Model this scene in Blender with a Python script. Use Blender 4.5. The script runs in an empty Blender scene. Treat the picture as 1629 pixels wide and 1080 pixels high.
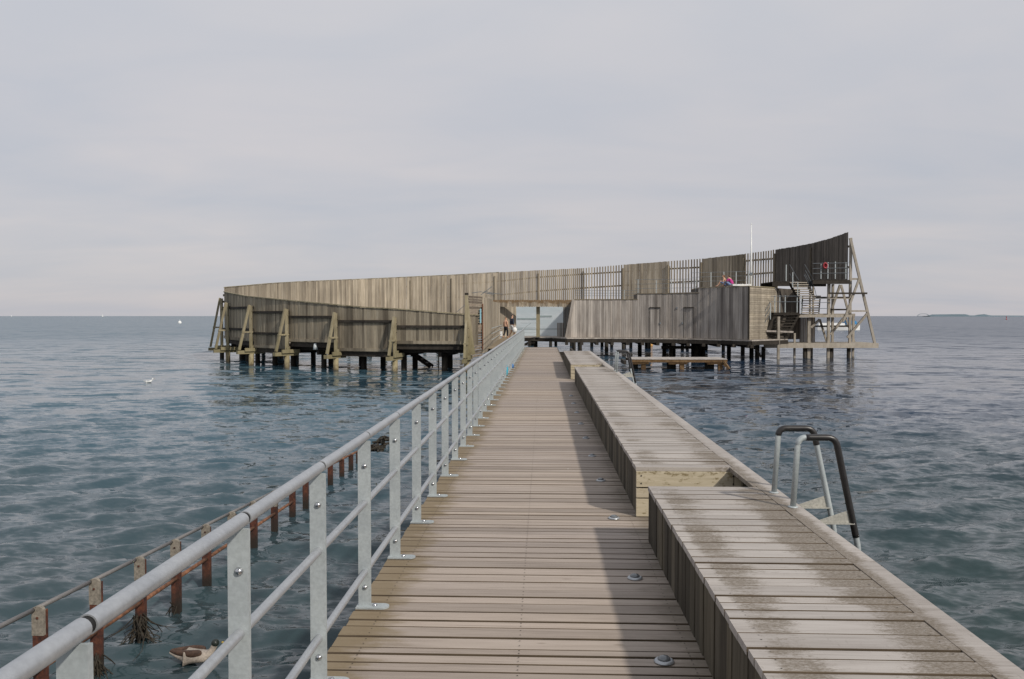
import bpy, math, random
import numpy as np
from mathutils import Vector, Matrix, Euler

random.seed(7)
rng = np.random.default_rng(11)
sc = bpy.context.scene
col = sc.collection

# ------------------------------------------------------------------ camera
F = 1300.0                     # focal length in pixels of the 1629 px wide photograph
EYE = 3.15                     # above the water
DECK = 1.45                    # deck top above the water
BENCH = DECK + 0.42
YAW = math.atan(49.5 / F)
PITCH = math.atan(37.5 / F)
cam_d = bpy.data.cameras.new("camera")
cam_d.sensor_width = 36.0
cam_d.lens = 36.0 * F / 1629.0
cam_d.clip_start = 0.05
cam_d.clip_end = 30000.0
cam = bpy.data.objects.new("camera", cam_d)
cam.location = (0, 0, EYE)
cam.rotation_euler = (math.pi / 2 - PITCH, 0.0, YAW)
col.objects.link(cam)
sc.camera = cam

# ------------------------------------------------------------------ world, sun, exposure
SUN_TRAVEL = Vector((-0.385, 0.413, -0.425)).normalized()
world = bpy.data.worlds.new("World")
sc.world = world
world.use_nodes = True
wn, wl = world.node_tree.nodes, world.node_tree.links
wn.clear()
out = wn.new("ShaderNodeOutputWorld")
sky = wn.new("ShaderNodeTexSky")
sky.sky_type = 'NISHITA'
sky.sun_disc = False
sky.sun_elevation = math.asin(-SUN_TRAVEL.z)
sky.sun_rotation = math.atan2(-SUN_TRAVEL.x, -SUN_TRAVEL.y)
bg1 = wn.new("ShaderNodeBackground")
bg1.inputs[1].default_value = 0.08
wl.new(sky.outputs[0], bg1.inputs[0])
tc = wn.new("ShaderNodeTexCoord")
sep = wn.new("ShaderNodeSeparateXYZ")
wl.new(tc.outputs['Generated'], sep.inputs[0])
def wmath(op, a, b=None, clamp=False):
    n = wn.new("ShaderNodeMath"); n.operation = op; n.use_clamp = clamp
    for i, v in enumerate((a, b)):
        if v is None: continue
        if isinstance(v, (int, float)): n.inputs[i].default_value = v
        else: wl.new(v, n.inputs[i])
    return n.outputs[0]
den = wmath('ADD', wmath('ABSOLUTE', sep.outputs[2]), 0.16)
cx = wmath('DIVIDE', sep.outputs[0], den)
cy = wmath('DIVIDE', sep.outputs[1], den)
comb = wn.new("ShaderNodeCombineXYZ")
wl.new(wmath('MULTIPLY', cx, 0.55), comb.inputs[0]); wl.new(cy, comb.inputs[1])
n1 = wn.new("ShaderNodeTexNoise"); n1.inputs['Scale'].default_value = 0.75
n1.inputs['Detail'].default_value = 7; n1.inputs['Roughness'].default_value = 0.52
n1.inputs['Distortion'].default_value = 0.7
wl.new(comb.outputs[0], n1.inputs['Vector'])
n2 = wn.new("ShaderNodeTexNoise"); n2.inputs['Scale'].default_value = 2.3
n2.inputs['Detail'].default_value = 9; n2.inputs['Distortion'].default_value = 0.6
wl.new(comb.outputs[0], n2.inputs['Vector'])
grad = wn.new("ShaderNodeValToRGB")
e = grad.color_ramp.elements
e[0].position = 0.0; e[0].color = (0.565, 0.545, 0.562, 1)
e[1].position = 0.42; e[1].color = (0.640, 0.648, 0.670, 1)
x = grad.color_ramp.elements.new(0.10); x.color = (0.592, 0.576, 0.590, 1)
x = grad.color_ramp.elements.new(0.24); x.color = (0.625, 0.614, 0.628, 1)
wl.new(wmath('MAXIMUM', sep.outputs[2], 0.0), grad.inputs[0])
cr = wn.new("ShaderNodeValToRGB")
e = cr.color_ramp.elements
e[0].position = 0.36; e[0].color = (0.83, 0.895, .985, 1)
e[1].position = 0.62; e[1].color = (1.075, 1.045, 1.045, 1)
mixn = wmath('ADD', wmath('MULTIPLY', n1.outputs[0], 0.68), wmath('MULTIPLY', n2.outputs[0], 0.32))
wl.new(mixn, cr.inputs[0])
mx = wn.new("ShaderNodeMixRGB"); mx.blend_type = 'MULTIPLY'; mx.inputs[0].default_value = 0.75
wl.new(grad.outputs[0], mx.inputs[1]); wl.new(cr.outputs[0], mx.inputs[2])
bg2 = wn.new("ShaderNodeBackground"); bg2.inputs[1].default_value = 1.0
wl.new(mx.outputs[0], bg2.inputs[0])
ms = wn.new("ShaderNodeMixShader"); ms.inputs[0].default_value = 0.9
wl.new(bg1.outputs[0], ms.inputs[1]); wl.new(bg2.outputs[0], ms.inputs[2])
wl.new(ms.outputs[0], out.inputs[0])

sun_d = bpy.data.lights.new("sun", 'SUN')
sun_d.energy = 3.0
sun_d.angle = math.radians(2.6)
sun_d.color = (1.0, 0.93, 0.83)
sun = bpy.data.objects.new("sun", sun_d)
sun.rotation_euler = SUN_TRAVEL.to_track_quat('-Z', 'Y').to_euler()
sun.location = (30, -30, 40)
col.objects.link(sun)
sc.view_settings.view_transform = 'Standard'
sc.view_settings.look = 'None'
sc.view_settings.exposure = 0.0
sc.view_settings.gamma = 1.0
sc.view_settings.use_curve_mapping = False
sc.render.engine = 'CYCLES'
sc.cycles.max_bounces = 8
sc.cycles.use_denoising = True

# ------------------------------------------------------------------ picture <-> world
_R = Euler((math.pi / 2 - PITCH, 0.0, YAW)).to_matrix()
def ray(px, py):
    return _R @ Vector(((px - 814.5) / F, -(py - 540.0) / F, -1.0))
def at(px, py, Y):
    r = ray(px, py); t = Y / r.y
    return Vector((r.x * t, Y, EYE + r.z * t))
def gy(px, py, z):
    r = ray(px, py); t = (z - EYE) / r.z
    return Vector((r.x * t, r.y * t, z))
_RI = _R.transposed()
def proj(v):
    c = _RI @ (Vector(v) - Vector((0, 0, EYE)))
    return (814.5 + F * c.x / -c.z, 540.0 - F * c.y / -c.z)
def zat(X, Y, py):
    """height at plan point X,Y that shows on picture row py"""
    lo, hi = -5.0, 30.0
    for _ in range(40):
        m = (lo + hi) / 2
        if proj((X, Y, m))[1] > py: lo = m
        else: hi = m
    return lo

# ------------------------------------------------------------------ node helpers
class NT:
    def __init__(s, mat):
        s.t = mat.node_tree; s.n = s.t.nodes; s.l = s.t.links
    def new(s, typ, **kw):
        n = s.n.new(typ)
        for k, v in kw.items(): setattr(n, k, v)
        return n
    def put(s, sock, v):
        if isinstance(v, (int, float)): sock.default_value = v
        elif isinstance(v, tuple): sock.default_value = v
        else: s.l.new(v, sock)
    def m(s, op, a, b=None, c=None, clamp=False):
        n = s.new("ShaderNodeMath", operation=op, use_clamp=clamp)
        for i, v in enumerate((a, b, c)):
            if v is not None: s.put(n.inputs[i], v)
        return n.outputs[0]
    def noise(s, vec, scale, detail=4, rough=0.5, dist=0.0):
        n = s.new("ShaderNodeTexNoise")
        s.l.new(vec, n.inputs['Vector'])
        n.inputs['Scale'].default_value = scale; n.inputs['Detail'].default_value = detail
        n.inputs['Roughness'].default_value = rough; n.inputs['Distortion'].default_value = dist
        return n.outputs[0]
    def scaled(s, vec, sx, sy, sz, off=None):
        n = s.new("ShaderNodeMapping")
        s.l.new(vec, n.inputs[0]); n.inputs['Scale'].default_value = (sx, sy, sz)
        if off is not None: s.l.new(off, n.inputs['Location'])
        return n.outputs[0]
    def ramp(s, fac, *stops):
        n = s.new("ShaderNodeValToRGB"); s.put(n.inputs[0], fac)
        el = n.color_ramp.elements
        el[0].position, el[0].color = stops[0][0], stops[0][1]
        el[1].position, el[1].color = stops[-1][0], stops[-1][1]
        for p, c in stops[1:-1]:
            q = el.new(p); q.color = c
        return n.outputs[0]
    def mix(s, fac, a, b, mode='MIX'):
        n = s.new("ShaderNodeMixRGB", blend_type=mode)
        s.put(n.inputs[0], fac); s.put(n.inputs[1], a); s.put(n.inputs[2], b)
        return n.outputs[0]
    def sstep(s, v, a, b):
        n = s.new("ShaderNodeMapRange", interpolation_type='SMOOTHSTEP')
        s.put(n.inputs[0], v); n.inputs[1].default_value = a; n.inputs[2].default_value = b
        return n.outputs[0]
def mat(name):
    m = bpy.data.materials.new(name); m.use_nodes = True
    return m, NT(m), m.node_tree.nodes['Principled BSDF']
def c4(r, g, b): return (r, g, b, 1.0)

def rnd(nt):
    a = nt.new("ShaderNodeObjectInfo").outputs['Random']
    b = nt.new("ShaderNodeNewGeometry").outputs['Random Per Island']
    return nt.m('FRACT', nt.m('ADD', nt.m('MULTIPLY', a, 7.31), nt.m('MULTIPLY', b, 3.77)))

def wood(name, dark, mid, light, stretch, stain=None, rough=0.8, vary=0.5, bump=0.3, extra=None):
    """weathered timber; stretch = noise frequency along world x, y, z (small along the grain)"""
    m, nt, p = mat(name)
    g = nt.new("ShaderNodeNewGeometry")
    pos = g.outputs['Position']
    r = rnd(nt)
    cmb = nt.new("ShaderNodeCombineXYZ")
    for i, k in enumerate((31.0, 57.0, 83.0)): nt.l.new(nt.m('MULTIPLY', r, k), cmb.inputs[i])
    v = nt.scaled(pos, *stretch, off=cmb.outputs[0])
    grain = nt.noise(v, 1.0, 5, 0.62, 0.4)
    fine = nt.noise(v, 4.5, 3, 0.6)
    blotch = nt.noise(nt.scaled(pos, 0.9, 0.9, 0.9, off=cmb.outputs[0]), 1.0, 3)
    f = nt.m('ADD', nt.m('MULTIPLY', grain, 0.55), nt.m('ADD', nt.m('MULTIPLY', fine, 0.2), nt.m('MULTIPLY', blotch, 0.25)))
    colr = nt.ramp(f, (0.30, c4(*dark)), (0.50, c4(*mid)), (0.72, c4(*light)))
    colr = nt.mix(1.0, colr, nt.ramp(r, (0.0, c4(1 - vary * .55, 1 - vary * .57, 1 - vary * .58)),
                                      (0.5, c4(1, 1, 1)), (1.0, c4(1 + vary * .25, 1 + vary * .22, 1 + vary * .18))), 'MULTIPLY')
    if stain is not None:
        colr = stain(nt, pos, colr)
    nt.l.new(colr, p.inputs['Base Color'])
    p.inputs['Roughness'].default_value = rough
    p.inputs['Specular IOR Level'].default_value = 0.25
    b = nt.new("ShaderNodeBump"); b.inputs['Strength'].default_value = bump; b.inputs['Distance'].default_value = 0.004
    nt.l.new(nt.m('ADD', grain, fine), b.inputs['Height'])
    nt.l.new(b.outputs[0], p.inputs['Normal'])
    return m

def timber_marks(nt, pos, c):
    v = nt.new("ShaderNodeTexVoronoi"); nt.l.new(nt.scaled(pos, 2.2, 6.5, 1.0), v.inputs['Vector']); v.inputs['Scale'].default_value = 1.0
    knot = nt.m('SUBTRACT', 1.0, nt.sstep(v.outputs['Distance'], .035, .085))
    c = nt.mix(nt.m('MULTIPLY', knot, .38), c, c4(.10, .07, .045))
    chk = nt.noise(nt.scaled(pos, 1.3, 170.0, 1.0), 1.0, 2, .5)
    c = nt.mix(nt.m('MULTIPLY', nt.sstep(chk, .63, .70), .35), c, c4(.09, .07, .055))
    w = nt.new("ShaderNodeTexVoronoi"); nt.l.new(nt.scaled(pos, .9, .9, 1.0), w.inputs['Vector']); w.inputs['Scale'].default_value = 1.0
    return nt.mix(nt.m('MULTIPLY', nt.m('SUBTRACT', 1.0, nt.sstep(w.outputs['Distance'], .008, .014)), .8), c, c4(.62, .61, .58))

def deck_stain(nt, pos, c):
    c = timber_marks(nt, pos, c)
    s = nt.new("ShaderNodeSeparateXYZ"); nt.l.new(pos, s.inputs[0])
    n = nt.noise(nt.scaled(pos, 2.2, 5.0, 1.0), 1.0, 5, 0.65)
    n2 = nt.noise(nt.scaled(pos, 9.0, 28.0, 1.0), 1.0, 4, 0.6)
    xx = nt.m('ADD', s.outputs[0], nt.m('ADD', nt.m('MULTIPLY', nt.m('SUBTRACT', n, 0.5), -0.55), nt.m('MULTIPLY', nt.m('SUBTRACT', n2, 0.5), -0.22)))
    f = nt.m('MULTIPLY', nt.m('SUBTRACT', 1.0, nt.sstep(xx, -0.97, -0.76)), 0.82)
    c = nt.mix(f, c, nt.mix(n2, c4(.16, .115, .055), c4(.23, .185, .115)))
    f2 = nt.m('MULTIPLY', nt.sstep(xx, 0.60, 0.86), 0.55)
    c = nt.mix(f2, c, c4(.10, .088, .06))
    # a run of slightly redder, then greyer boards
    w = nt.noise(nt.scaled(pos, 0.12, 0.35, 0.1), 1.0, 3)
    return nt.mix(1.0, c, nt.ramp(w, (0.3, c4(.90, .90, .93)), (0.7, c4(1.07, 1.04, .99))), 'MULTIPLY')

def bench_stain(nt, pos, c):
    c = timber_marks(nt, pos, c)
    s = nt.new("ShaderNodeSeparateXYZ"); nt.l.new(pos, s.inputs[0])
    X = s.outputs[0]; Y = s.outputs[1]
    n = nt.noise(nt.scaled(pos, 3.2, 9.0, 3.0), 1.0, 5, 0.7)
    n2 = nt.noise(nt.scaled(pos, 26.0, 90.0, 26.0), 1.0, 6, 0.9)
    big = nt.noise(nt.scaled(pos, 0.4, 0.45, 1.0), 1.0, 3)
    l = nt.m('MULTIPLY', nt.sstep(X, 0.80, 0.90), nt.m('SUBTRACT', 1.0, nt.sstep(X, 0.95, 1.16)))
    r = nt.m('MULTIPLY', nt.sstep(X, 1.22, 1.52), nt.m('SUBTRACT', 1.0, nt.sstep(X, 1.60, 1.74)))
    near = nt.m('SUBTRACT', 1.0, nt.m('MULTIPLY', nt.sstep(Y, 4.6, 10.0), 0.50))
    a = nt.m('MULTIPLY', nt.m('ADD', nt.m('MULTIPLY', l, 0.80), nt.m('MULTIPLY', r, 1.15)), near)
    v = nt.m('ADD', nt.m('MULTIPLY', a, 0.36), nt.m('ADD', nt.m('MULTIPLY', n, 0.62), nt.m('ADD', nt.m('MULTIPLY', n2, 1.02), nt.m('MULTIPLY', big, 0.30))))
    v = nt.m('ADD', v, nt.m('MULTIPLY', nt.m('SUBTRACT', rnd(nt), .5), .20))
    sp = nt.noise(nt.scaled(pos, 60.0, 130.0, 60.0), 1.0, 4, 0.8)
    f = nt.m('MULTIPLY', nt.sstep(v, 1.10, 1.30), nt.m('ADD', .46, nt.m('MULTIPLY', nt.sstep(sp, .38, .56), .44)))
    c = nt.mix(f, c, nt.mix(n2, c4(.065, .050, .032), c4(.23, .19, .145)))
    joint = nt.noise(nt.scaled(pos, 40.0, 9.0, 26.0), 1.0, 3, .7)
    c = nt.mix(nt.m('MULTIPLY', nt.sstep(joint, .60, .72), .25), c, c4(.12, .10, .075))
    return c

def lichen(nt, pos, c):
    s = nt.new("ShaderNodeSeparateXYZ"); nt.l.new(pos, s.inputs[0])
    n = nt.noise(nt.scaled(pos, 14, 14, 30), 1.0, 6, 0.75)
    top = nt.sstep(s.outputs[2], DECK + .30, DECK + .40)
    v = nt.m('ADD', n, nt.m('MULTIPLY', top, 0.07))
    return nt.mix(nt.m('MULTIPLY', nt.sstep(v, 0.54, 0.66), 0.8), c, c4(.16, .12, .05))

def damp_green(nt, pos, c):
    """algae that creeps up timber from the tide line"""
    s = nt.new("ShaderNodeSeparateXYZ"); nt.l.new(pos, s.inputs[0])
    n = nt.noise(pos, 1.6, 5, 0.65)
    z = nt.m('ADD', s.outputs[2], nt.m('MULTIPLY', nt.m('SUBTRACT', n, 0.5), 1.8))
    low = nt.m('SUBTRACT', 1.0, nt.sstep(z, 0.9, 2.2))
    c = nt.mix(nt.m('MULTIPLY', low, 0.45), c, c4(.17, .15, .07))
    wet = nt.m('SUBTRACT', 1.0, nt.sstep(z, -0.1, 0.45))
    return nt.mix(nt.m('MULTIPLY', wet, 0.8), c, c4(.055, .035, .018))

def wall_stain(nt, pos, c):
    """rain streaks and patches on the tall boards"""
    n = nt.noise(nt.scaled(pos, 2.4, 2.4, 0.22), 1.0, 4, 0.6)
    b = nt.noise(nt.scaled(pos, 0.10, 0.10, 0.16), 1.0, 3, 0.6)
    c = nt.mix(1.0, c, nt.ramp(n, (0.35, c4(.72, .70, .68)), (0.6, c4(1.08, 1.07, 1.05))), 'MULTIPLY')
    return nt.mix(1.0, c, nt.ramp(b, (0.35, c4(.80, .80, .80)), (0.65, c4(1.1, 1.09, 1.07))), 'MULTIPLY')

M = {}
M['deck'] = wood('deck_timber', (.25, .21, .18), (.36, .31, .27), (.44, .385, .34), (1.6, 26, 20), deck_stain, vary=0.42)
M['bench'] = wood('bench_timber', (.28, .25, .225), (.40, .368, .34), (.49, .46, .43), (1.6, 26, 20), bench_stain, vary=0.28)
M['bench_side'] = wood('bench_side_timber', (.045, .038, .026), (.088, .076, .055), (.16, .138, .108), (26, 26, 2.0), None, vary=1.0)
M['bench_end'] = wood('bench_end_timber', (.33, .28, .19), (.47, .41, .30), (.56, .50, .39), (2, 26, 26), lichen, vary=0.2)
M['front_wall'] = wood('front_wall_boards', (.18, .155, .115), (.31, .272, .21), (.43, .385, .305), (9, 9, 0.8), wall_stain, vary=0.85)
M['back_wall'] = wood('tall_wall_boards', (.25, .215, .165), (.38, .335, .27), (.48, .43, .355), (9, 9, 0.5), wall_stain, vary=0.62)
M['dark_wall'] = wood('shaded_wall_boards', (.075, .066, .058), (.125, .112, .10), (.20, .18, .16), (9, 9, 0.5), wall_stain, vary=0.7)  # shade of the screen's right end and stair wall painted into the colour
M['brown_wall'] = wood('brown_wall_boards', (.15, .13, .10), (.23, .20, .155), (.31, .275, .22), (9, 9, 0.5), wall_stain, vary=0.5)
M['block'] = wood('cabin_boards', (.24, .22, .205), (.39, .36, .335), (.52, .49, .46), (9, 9, 0.5), wall_stain, vary=0.75)
M['block_end'] = wood('cabin_end_boards', (.26, .225, .175), (.40, .355, .285), (.49, .44, .37), (2.5, 2.5, 9), wall_stain, vary=0.4)
M['frame'] = wood('frame_timber', (.16, .135, .08), (.29, .25, .165), (.38, .34, .24), (7, 7, 2.0), damp_green, vary=0.4)
M['tower'] = wood('tower_timber', (.20, .175, .14), (.34, .305, .255), (.45, .41, .35), (7, 7, 2.5), None, vary=0.35)
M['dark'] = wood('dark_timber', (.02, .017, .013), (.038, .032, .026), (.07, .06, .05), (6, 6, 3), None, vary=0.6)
M['plank_edge'] = wood('dark_plank_edge', (.05, .038, .026), (.10, .075, .05), (.15, .115, .08), (3, 26, 20), None, vary=0.4)  # darker tone for plank sides and chamfers
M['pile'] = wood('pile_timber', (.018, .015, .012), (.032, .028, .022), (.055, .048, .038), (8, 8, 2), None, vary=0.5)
M['pale_pile'] = wood('pale_pile_timber', (.20, .14, .06), (.42, .36, .24), (.58, .54, .42), (9, 9, 5), damp_green, vary=0.3)
M['orange_wood'] = wood('raft_timber', (.05, .028, .013), (.125, .075, .035), (.23, .155, .085), (6, 6, 5), None, vary=0.6)

def metal(name, base, rough, metallic, spangle=0.0, bump=0.0, scale=60):
    m, nt, p = mat(name)
    pos = nt.new("ShaderNodeNewGeometry").outputs['Position']
    n = nt.noise(pos, scale, 4, 0.6)
    n2 = nt.noise(pos, 6, 4, 0.6)
    c = nt.mix(1.0, c4(*base), nt.ramp(n, (0.35, c4(1 - spangle, 1 - spangle, 1 - spangle)), (0.65, c4(1 + spangle * .6,) * 1 if False else c4(1 + spangle * .5, 1 + spangle * .5, 1 + spangle * .5))), 'MULTIPLY')
    c = nt.mix(1.0, c, nt.ramp(n2, (0.30, c4(.90, .91, .92)), (0.65, c4(1.05, 1.05, 1.04))), 'MULTIPLY')
    nt.l.new(c, p.inputs['Base Color'])
    p.inputs['Metallic'].default_value = metallic
    nt.l.new(nt.m('ADD', rough, nt.m('MULTIPLY', nt.m('SUBTRACT', n2, 0.5), 0.3)), p.inputs['Roughness'])
    if bump:
        b = nt.new("ShaderNodeBump"); b.inputs['Strength'].default_value = bump; b.inputs['Distance'].default_value = 0.002
        nt.l.new(n, b.inputs['Height']); nt.l.new(b.outputs[0], p.inputs['Normal'])
    return m
M['galv'] = metal('galvanised_steel', (.40, .435, .445), 0.55, 0.2, 0.12, 0.10)
M['galv_tube'] = metal('galvanised_tube', (.42, .435, .455), 0.40, 0.5, 0.08, 0.05)
M['steel'] = metal('polished_steel', (.55, .55, .56), 0.22, 1.0)
M['black_grip'] = metal('black_grip', (.022, .020, .020), 0.35, 0.0, 0.3)
M['gap'] = metal('tube_inside', (.01, .01, .01), 0.8, 0.0)
M['wire'] = metal('thin_grey_steel', (.16, .18, .20), 0.5, 0.4)
M['pale_cap'] = metal('pale_painted_steel', (.40, .39, .35), 0.7, 0.0, 0.25, 0.2)
def plain(name, c, rough=0.6, vary=0.15, scale=8, bump=0.0):
    m, nt, p = mat(name)
    pos = nt.new("ShaderNodeNewGeometry").outputs['Position']
    n = nt.noise(pos, scale, 4, 0.6)
    cc = nt.mix(1.0, c4(*c), nt.ramp(n, (0.3, c4(1 - vary, 1 - vary, 1 - vary)), (0.7, c4(1 + vary, 1 + vary, 1 + vary))), 'MULTIPLY')
    nt.l.new(cc, p.inputs['Base Color']); p.inputs['Roughness'].default_value = rough
    if bump:
        b = nt.new("ShaderNodeBump"); b.inputs['Strength'].default_value = bump; b.inputs['Distance'].default_value = 0.01
        nt.l.new(n, b.inputs['Height']); nt.l.new(b.outputs[0], p.inputs['Normal'])
    return m
def rust_mat():
    m, nt, p = mat('rusty_steel')
    pos = nt.new("ShaderNodeNewGeometry").outputs['Position']
    s = nt.new("ShaderNodeSeparateXYZ"); nt.l.new(pos, s.inputs[0])
    n = nt.noise(pos, 22, 6, 0.7); n2 = nt.noise(pos, 5, 4, 0.6)
    c = nt.ramp(nt.m('ADD', nt.m('MULTIPLY', n, .6), nt.m('MULTIPLY', n2, .4)), (0.38, c4(.020, .009, .007)), (0.52, c4(.080, .024, .013)), (0.72, c4(.20, .07, .03)))
    z = nt.m('ADD', s.outputs[2], nt.m('MULTIPLY', nt.m('SUBTRACT', n2, .5), .25))
    c = nt.mix(nt.m('SUBTRACT', 1.0, nt.sstep(z, 0.02, 0.34)), c, c4(.018, .012, .008))
    nt.l.new(c, p.inputs['Base Color']); p.inputs['Roughness'].default_value = .8
    b = nt.new("ShaderNodeBump"); b.inputs['Strength'].default_value = .6; b.inputs['Distance'].default_value = .006
    nt.l.new(n, b.inputs['Height']); nt.l.new(b.outputs[0], p.inputs['Normal'])
    return m
def lintel_stain(nt, pos, c):
    s = nt.new("ShaderNodeSeparateXYZ"); nt.l.new(pos, s.inputs[0])
    n = nt.noise(nt.scaled(pos, 2.5, 2.5, 3.5), 1.0, 4, .7)
    z = nt.m('ADD', s.outputs[2], nt.m('MULTIPLY', nt.m('SUBTRACT', n, .5), 1.1))
    return nt.mix(nt.m('MULTIPLY', nt.sstep(z, 4.02, 4.32), .85), c, c4(.17, .105, .05))
M['lintel'] = wood('lintel_boards', (.20, .165, .12), (.33, .28, .215), (.44, .38, .30), (9, 9, 0.8), lintel_stain, vary=0.9)
M['stack'] = wood('stacked_boards', (.13, .10, .075), (.25, .205, .16), (.37, .32, .26), (3, 3, 12), None, vary=0.9)
M['worn_cap'] = metal('worn_cap_plate', (.25, .22, .18), .75, 0, .35, .3, 40)
M['dull_tube'] = metal('dull_steel_tube', (.20, .19, .185), .55, .3, .15, .1)
M['rust'] = rust_mat()
M['orange_rail'] = plain('orange_rusty_tube', (.17, .075, .038), .75, .6, 14, .3)
M['skin'] = plain('skin', (.50, .29, .19), .55, .06)
M['hair'] = plain('dark_hair', (.05, .03, .02), .6, .3)
M['hair_brown'] = plain('brown_hair', (.17, .07, .03), .6, .3)
M['navy'] = plain('navy_cloth', (.015, .022, .04), .8)
M['black_cloth'] = plain('black_cloth', (.012, .012, .014), .8)
M['white_cloth'] = plain('white_cloth', (.72, .72, .70), .8, .08)
M['magenta'] = plain('magenta_cloth', (.42, .03, .20), .8)
M['blue_cloth'] = plain('pale_blue_cloth', (.22, .30, .48), .8)
M['teal'] = plain('teal_plastic', (.03, .33, .45), .4)
M['blue'] = plain('blue_plastic', (.06, .16, .35), .4)
M['red'] = plain('red_plastic', (.30, .02, .03), .4)
M['sign'] = plain('pale_blue_sign', (.28, .55, .66), .4, .05)
M['brown_door'] = plain('reddish_brown_boards', (.21, .10, .06), .7, .2)
M['white_paint'] = plain('white_paint', (.74, .75, .74), .35, .05)
M['boat_blue'] = plain('blue_canvas', (.02, .17, .36), .7)
M['yellow'] = plain('yellow_float', (.6, .33, .10), .5)
M['zinc'] = plain('zinc_bucket', (.52, .56, .57), .4, .12)
M['hill'] = plain('haze_tinted_coast', (.12, .17, .20), .95, .12, .004)  # blue-grey haze of distance painted into the land colour
M['weed'] = plain('dry_seaweed', (.026, .020, .012), .8, .6, 30)
def glass_mat():
    m, nt, p = mat('pale_glazing')
    pos = nt.new("ShaderNodeNewGeometry").outputs['Position']
    n = nt.noise(nt.scaled(pos, .5, .5, 1.6), 1.0, 3)
    nt.l.new(nt.ramp(n, (.35, c4(.64, .71, .74)), (.65, c4(.78, .82, .84))), p.inputs['Base Color'])
    p.inputs['Roughness'].default_value = .12; p.inputs['Specular IOR Level'].default_value = .6
    tr = nt.new("ShaderNodeBsdfTranslucent"); tr.inputs[0].default_value = c4(.86, .90, .92)
    mx_ = nt.new("ShaderNodeMixShader"); mx_.inputs[0].default_value = .55
    o_ = nt.n['Material Output']
    nt.l.new(p.outputs[0], mx_.inputs[1]); nt.l.new(tr.outputs[0], mx_.inputs[2]); nt.l.new(mx_.outputs[0], o_.inputs[0])
    return m
M['glass'] = glass_mat()
M['glass_band'] = plain('grey_glazing_band', (.27, .33, .34), .25, .1, 1)

# ------------------------------------------------------------------ object helpers
def link(o, parent=None):
    col.objects.link(o)
    if parent is not None:
        o.parent = parent
        o.matrix_parent_inverse = parent.matrix_basis.inverted()
    return o
def empty(name, loc, label=None, cat=None, group=None):
    o = bpy.data.objects.new(name, None); o.location = loc; o.empty_display_size = .2
    link(o); tag(o, label, cat, group); return o
def tag(o, label=None, cat=None, group=None, kind=None):
    if label: o['label'] = label
    if cat: o['category'] = cat
    if group: o['group'] = group
    if kind: o['kind'] = kind
    return o

class MB:
    def __init__(s): s.v = []; s.f = []
    def add(s, vs, fs):
        b = len(s.v); s.v += [tuple(q) for q in vs]; s.f += [tuple(b + i for i in q) for q in fs]; return s
    def box(s, c, d, rot=None, ch=0.0):
        hx, hy, hz = d[0] / 2, d[1] / 2, d[2] / 2
        vs = [Vector((sx * hx, sy * hy, sz * hz)) for sz in (-1, 1) for sy in (-1, 1) for sx in (-1, 1)]
        if rot is not None: vs = [rot @ q for q in vs]
        c = Vector(c)
        return s.add([q + c for q in vs], [(0, 2, 3, 1), (4, 5, 7, 6), (0, 1, 5, 4), (2, 6, 7, 3), (0, 4, 6, 2), (1, 3, 7, 5)])
    def beam(s, p, q, w, h):
        p, q = Vector(p), Vector(q)
        return s.box((p + q) / 2, ((q - p).length, w, h), (q - p).to_track_quat('X', 'Z').to_matrix())
    def tube(s, pts, r, n=10, caps=True):
        pts = [Vector(p) for p in pts]; rings = []
        rr = r if isinstance(r, (list, tuple)) else [r] * len(pts)
        up = Vector((0, 0, 1))
        for i, p in enumerate(pts):
            d = (pts[min(i + 1, len(pts) - 1)] - pts[max(i - 1, 0)]).normalized()
            a = d.cross(up)
            if a.length < .1: a = d.cross(Vector((0, 1, 0)))
            a.normalize(); b = a.cross(d).normalized()
            rings.append([p + (a * math.cos(t * 2 * math.pi / n) + b * math.sin(t * 2 * math.pi / n)) * rr[i] for t in range(n)])
        vs = [q for R in rings for q in R]; fs = []
        for i in range(len(pts) - 1):
            for t in range(n):
                u = (t + 1) % n
                fs.append((i * n + t, i * n + u, (i + 1) * n + u, (i + 1) * n + t))
        if caps:
            fs.append(tuple(range(n))[::-1]); fs.append(tuple((len(pts) - 1) * n + t for t in range(n)))
        return s.add(vs, fs)
    def lathe(s, c, prof, n=16):
        c = Vector(c); vs = []; fs = []
        for r, z in prof:
            for t in range(n):
                a = t * 2 * math.pi / n; vs.append(c + Vector((r * math.cos(a), r * math.sin(a), z)))
        for i in range(len(prof) - 1):
            for t in range(n):
                u = (t + 1) % n; fs.append((i * n + t, i * n + u, (i + 1) * n + u, (i + 1) * n + t))
        fs.append(tuple((len(prof) - 1) * n + t for t in range(n))); fs.append(tuple(range(n))[::-1])
        return s.add(vs, fs)
    def prism(s, poly, z0, z1):
        """plan polygon (counter-clockwise) extruded"""
        n = len(poly)
        vs = [(p[0], p[1], z0) for p in poly] + [(p[0], p[1], z1) for p in poly]
        fs = [tuple(range(n))[::-1], tuple(range(n, 2 * n))] + [(i, (i + 1) % n, n + (i + 1) % n, n + i) for i in range(n)]
        return s.add(vs, fs)
    def build(s, name, m, parent=None, smooth=False, loc=None, **t):
        me = bpy.data.meshes.new(name)
        L = Vector(loc) if loc is not None else Vector((0, 0, 0))
        me.from_pydata([tuple(Vector(q) - L) for q in s.v], [], s.f)
        me.materials.append(m)
        if smooth: me.polygons.foreach_set('use_smooth', [True] * len(me.polygons))
        me.update()
        o = bpy.data.objects.new(name, me); o.location = L
        link(o, parent); tag(o, **t); return o

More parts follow.
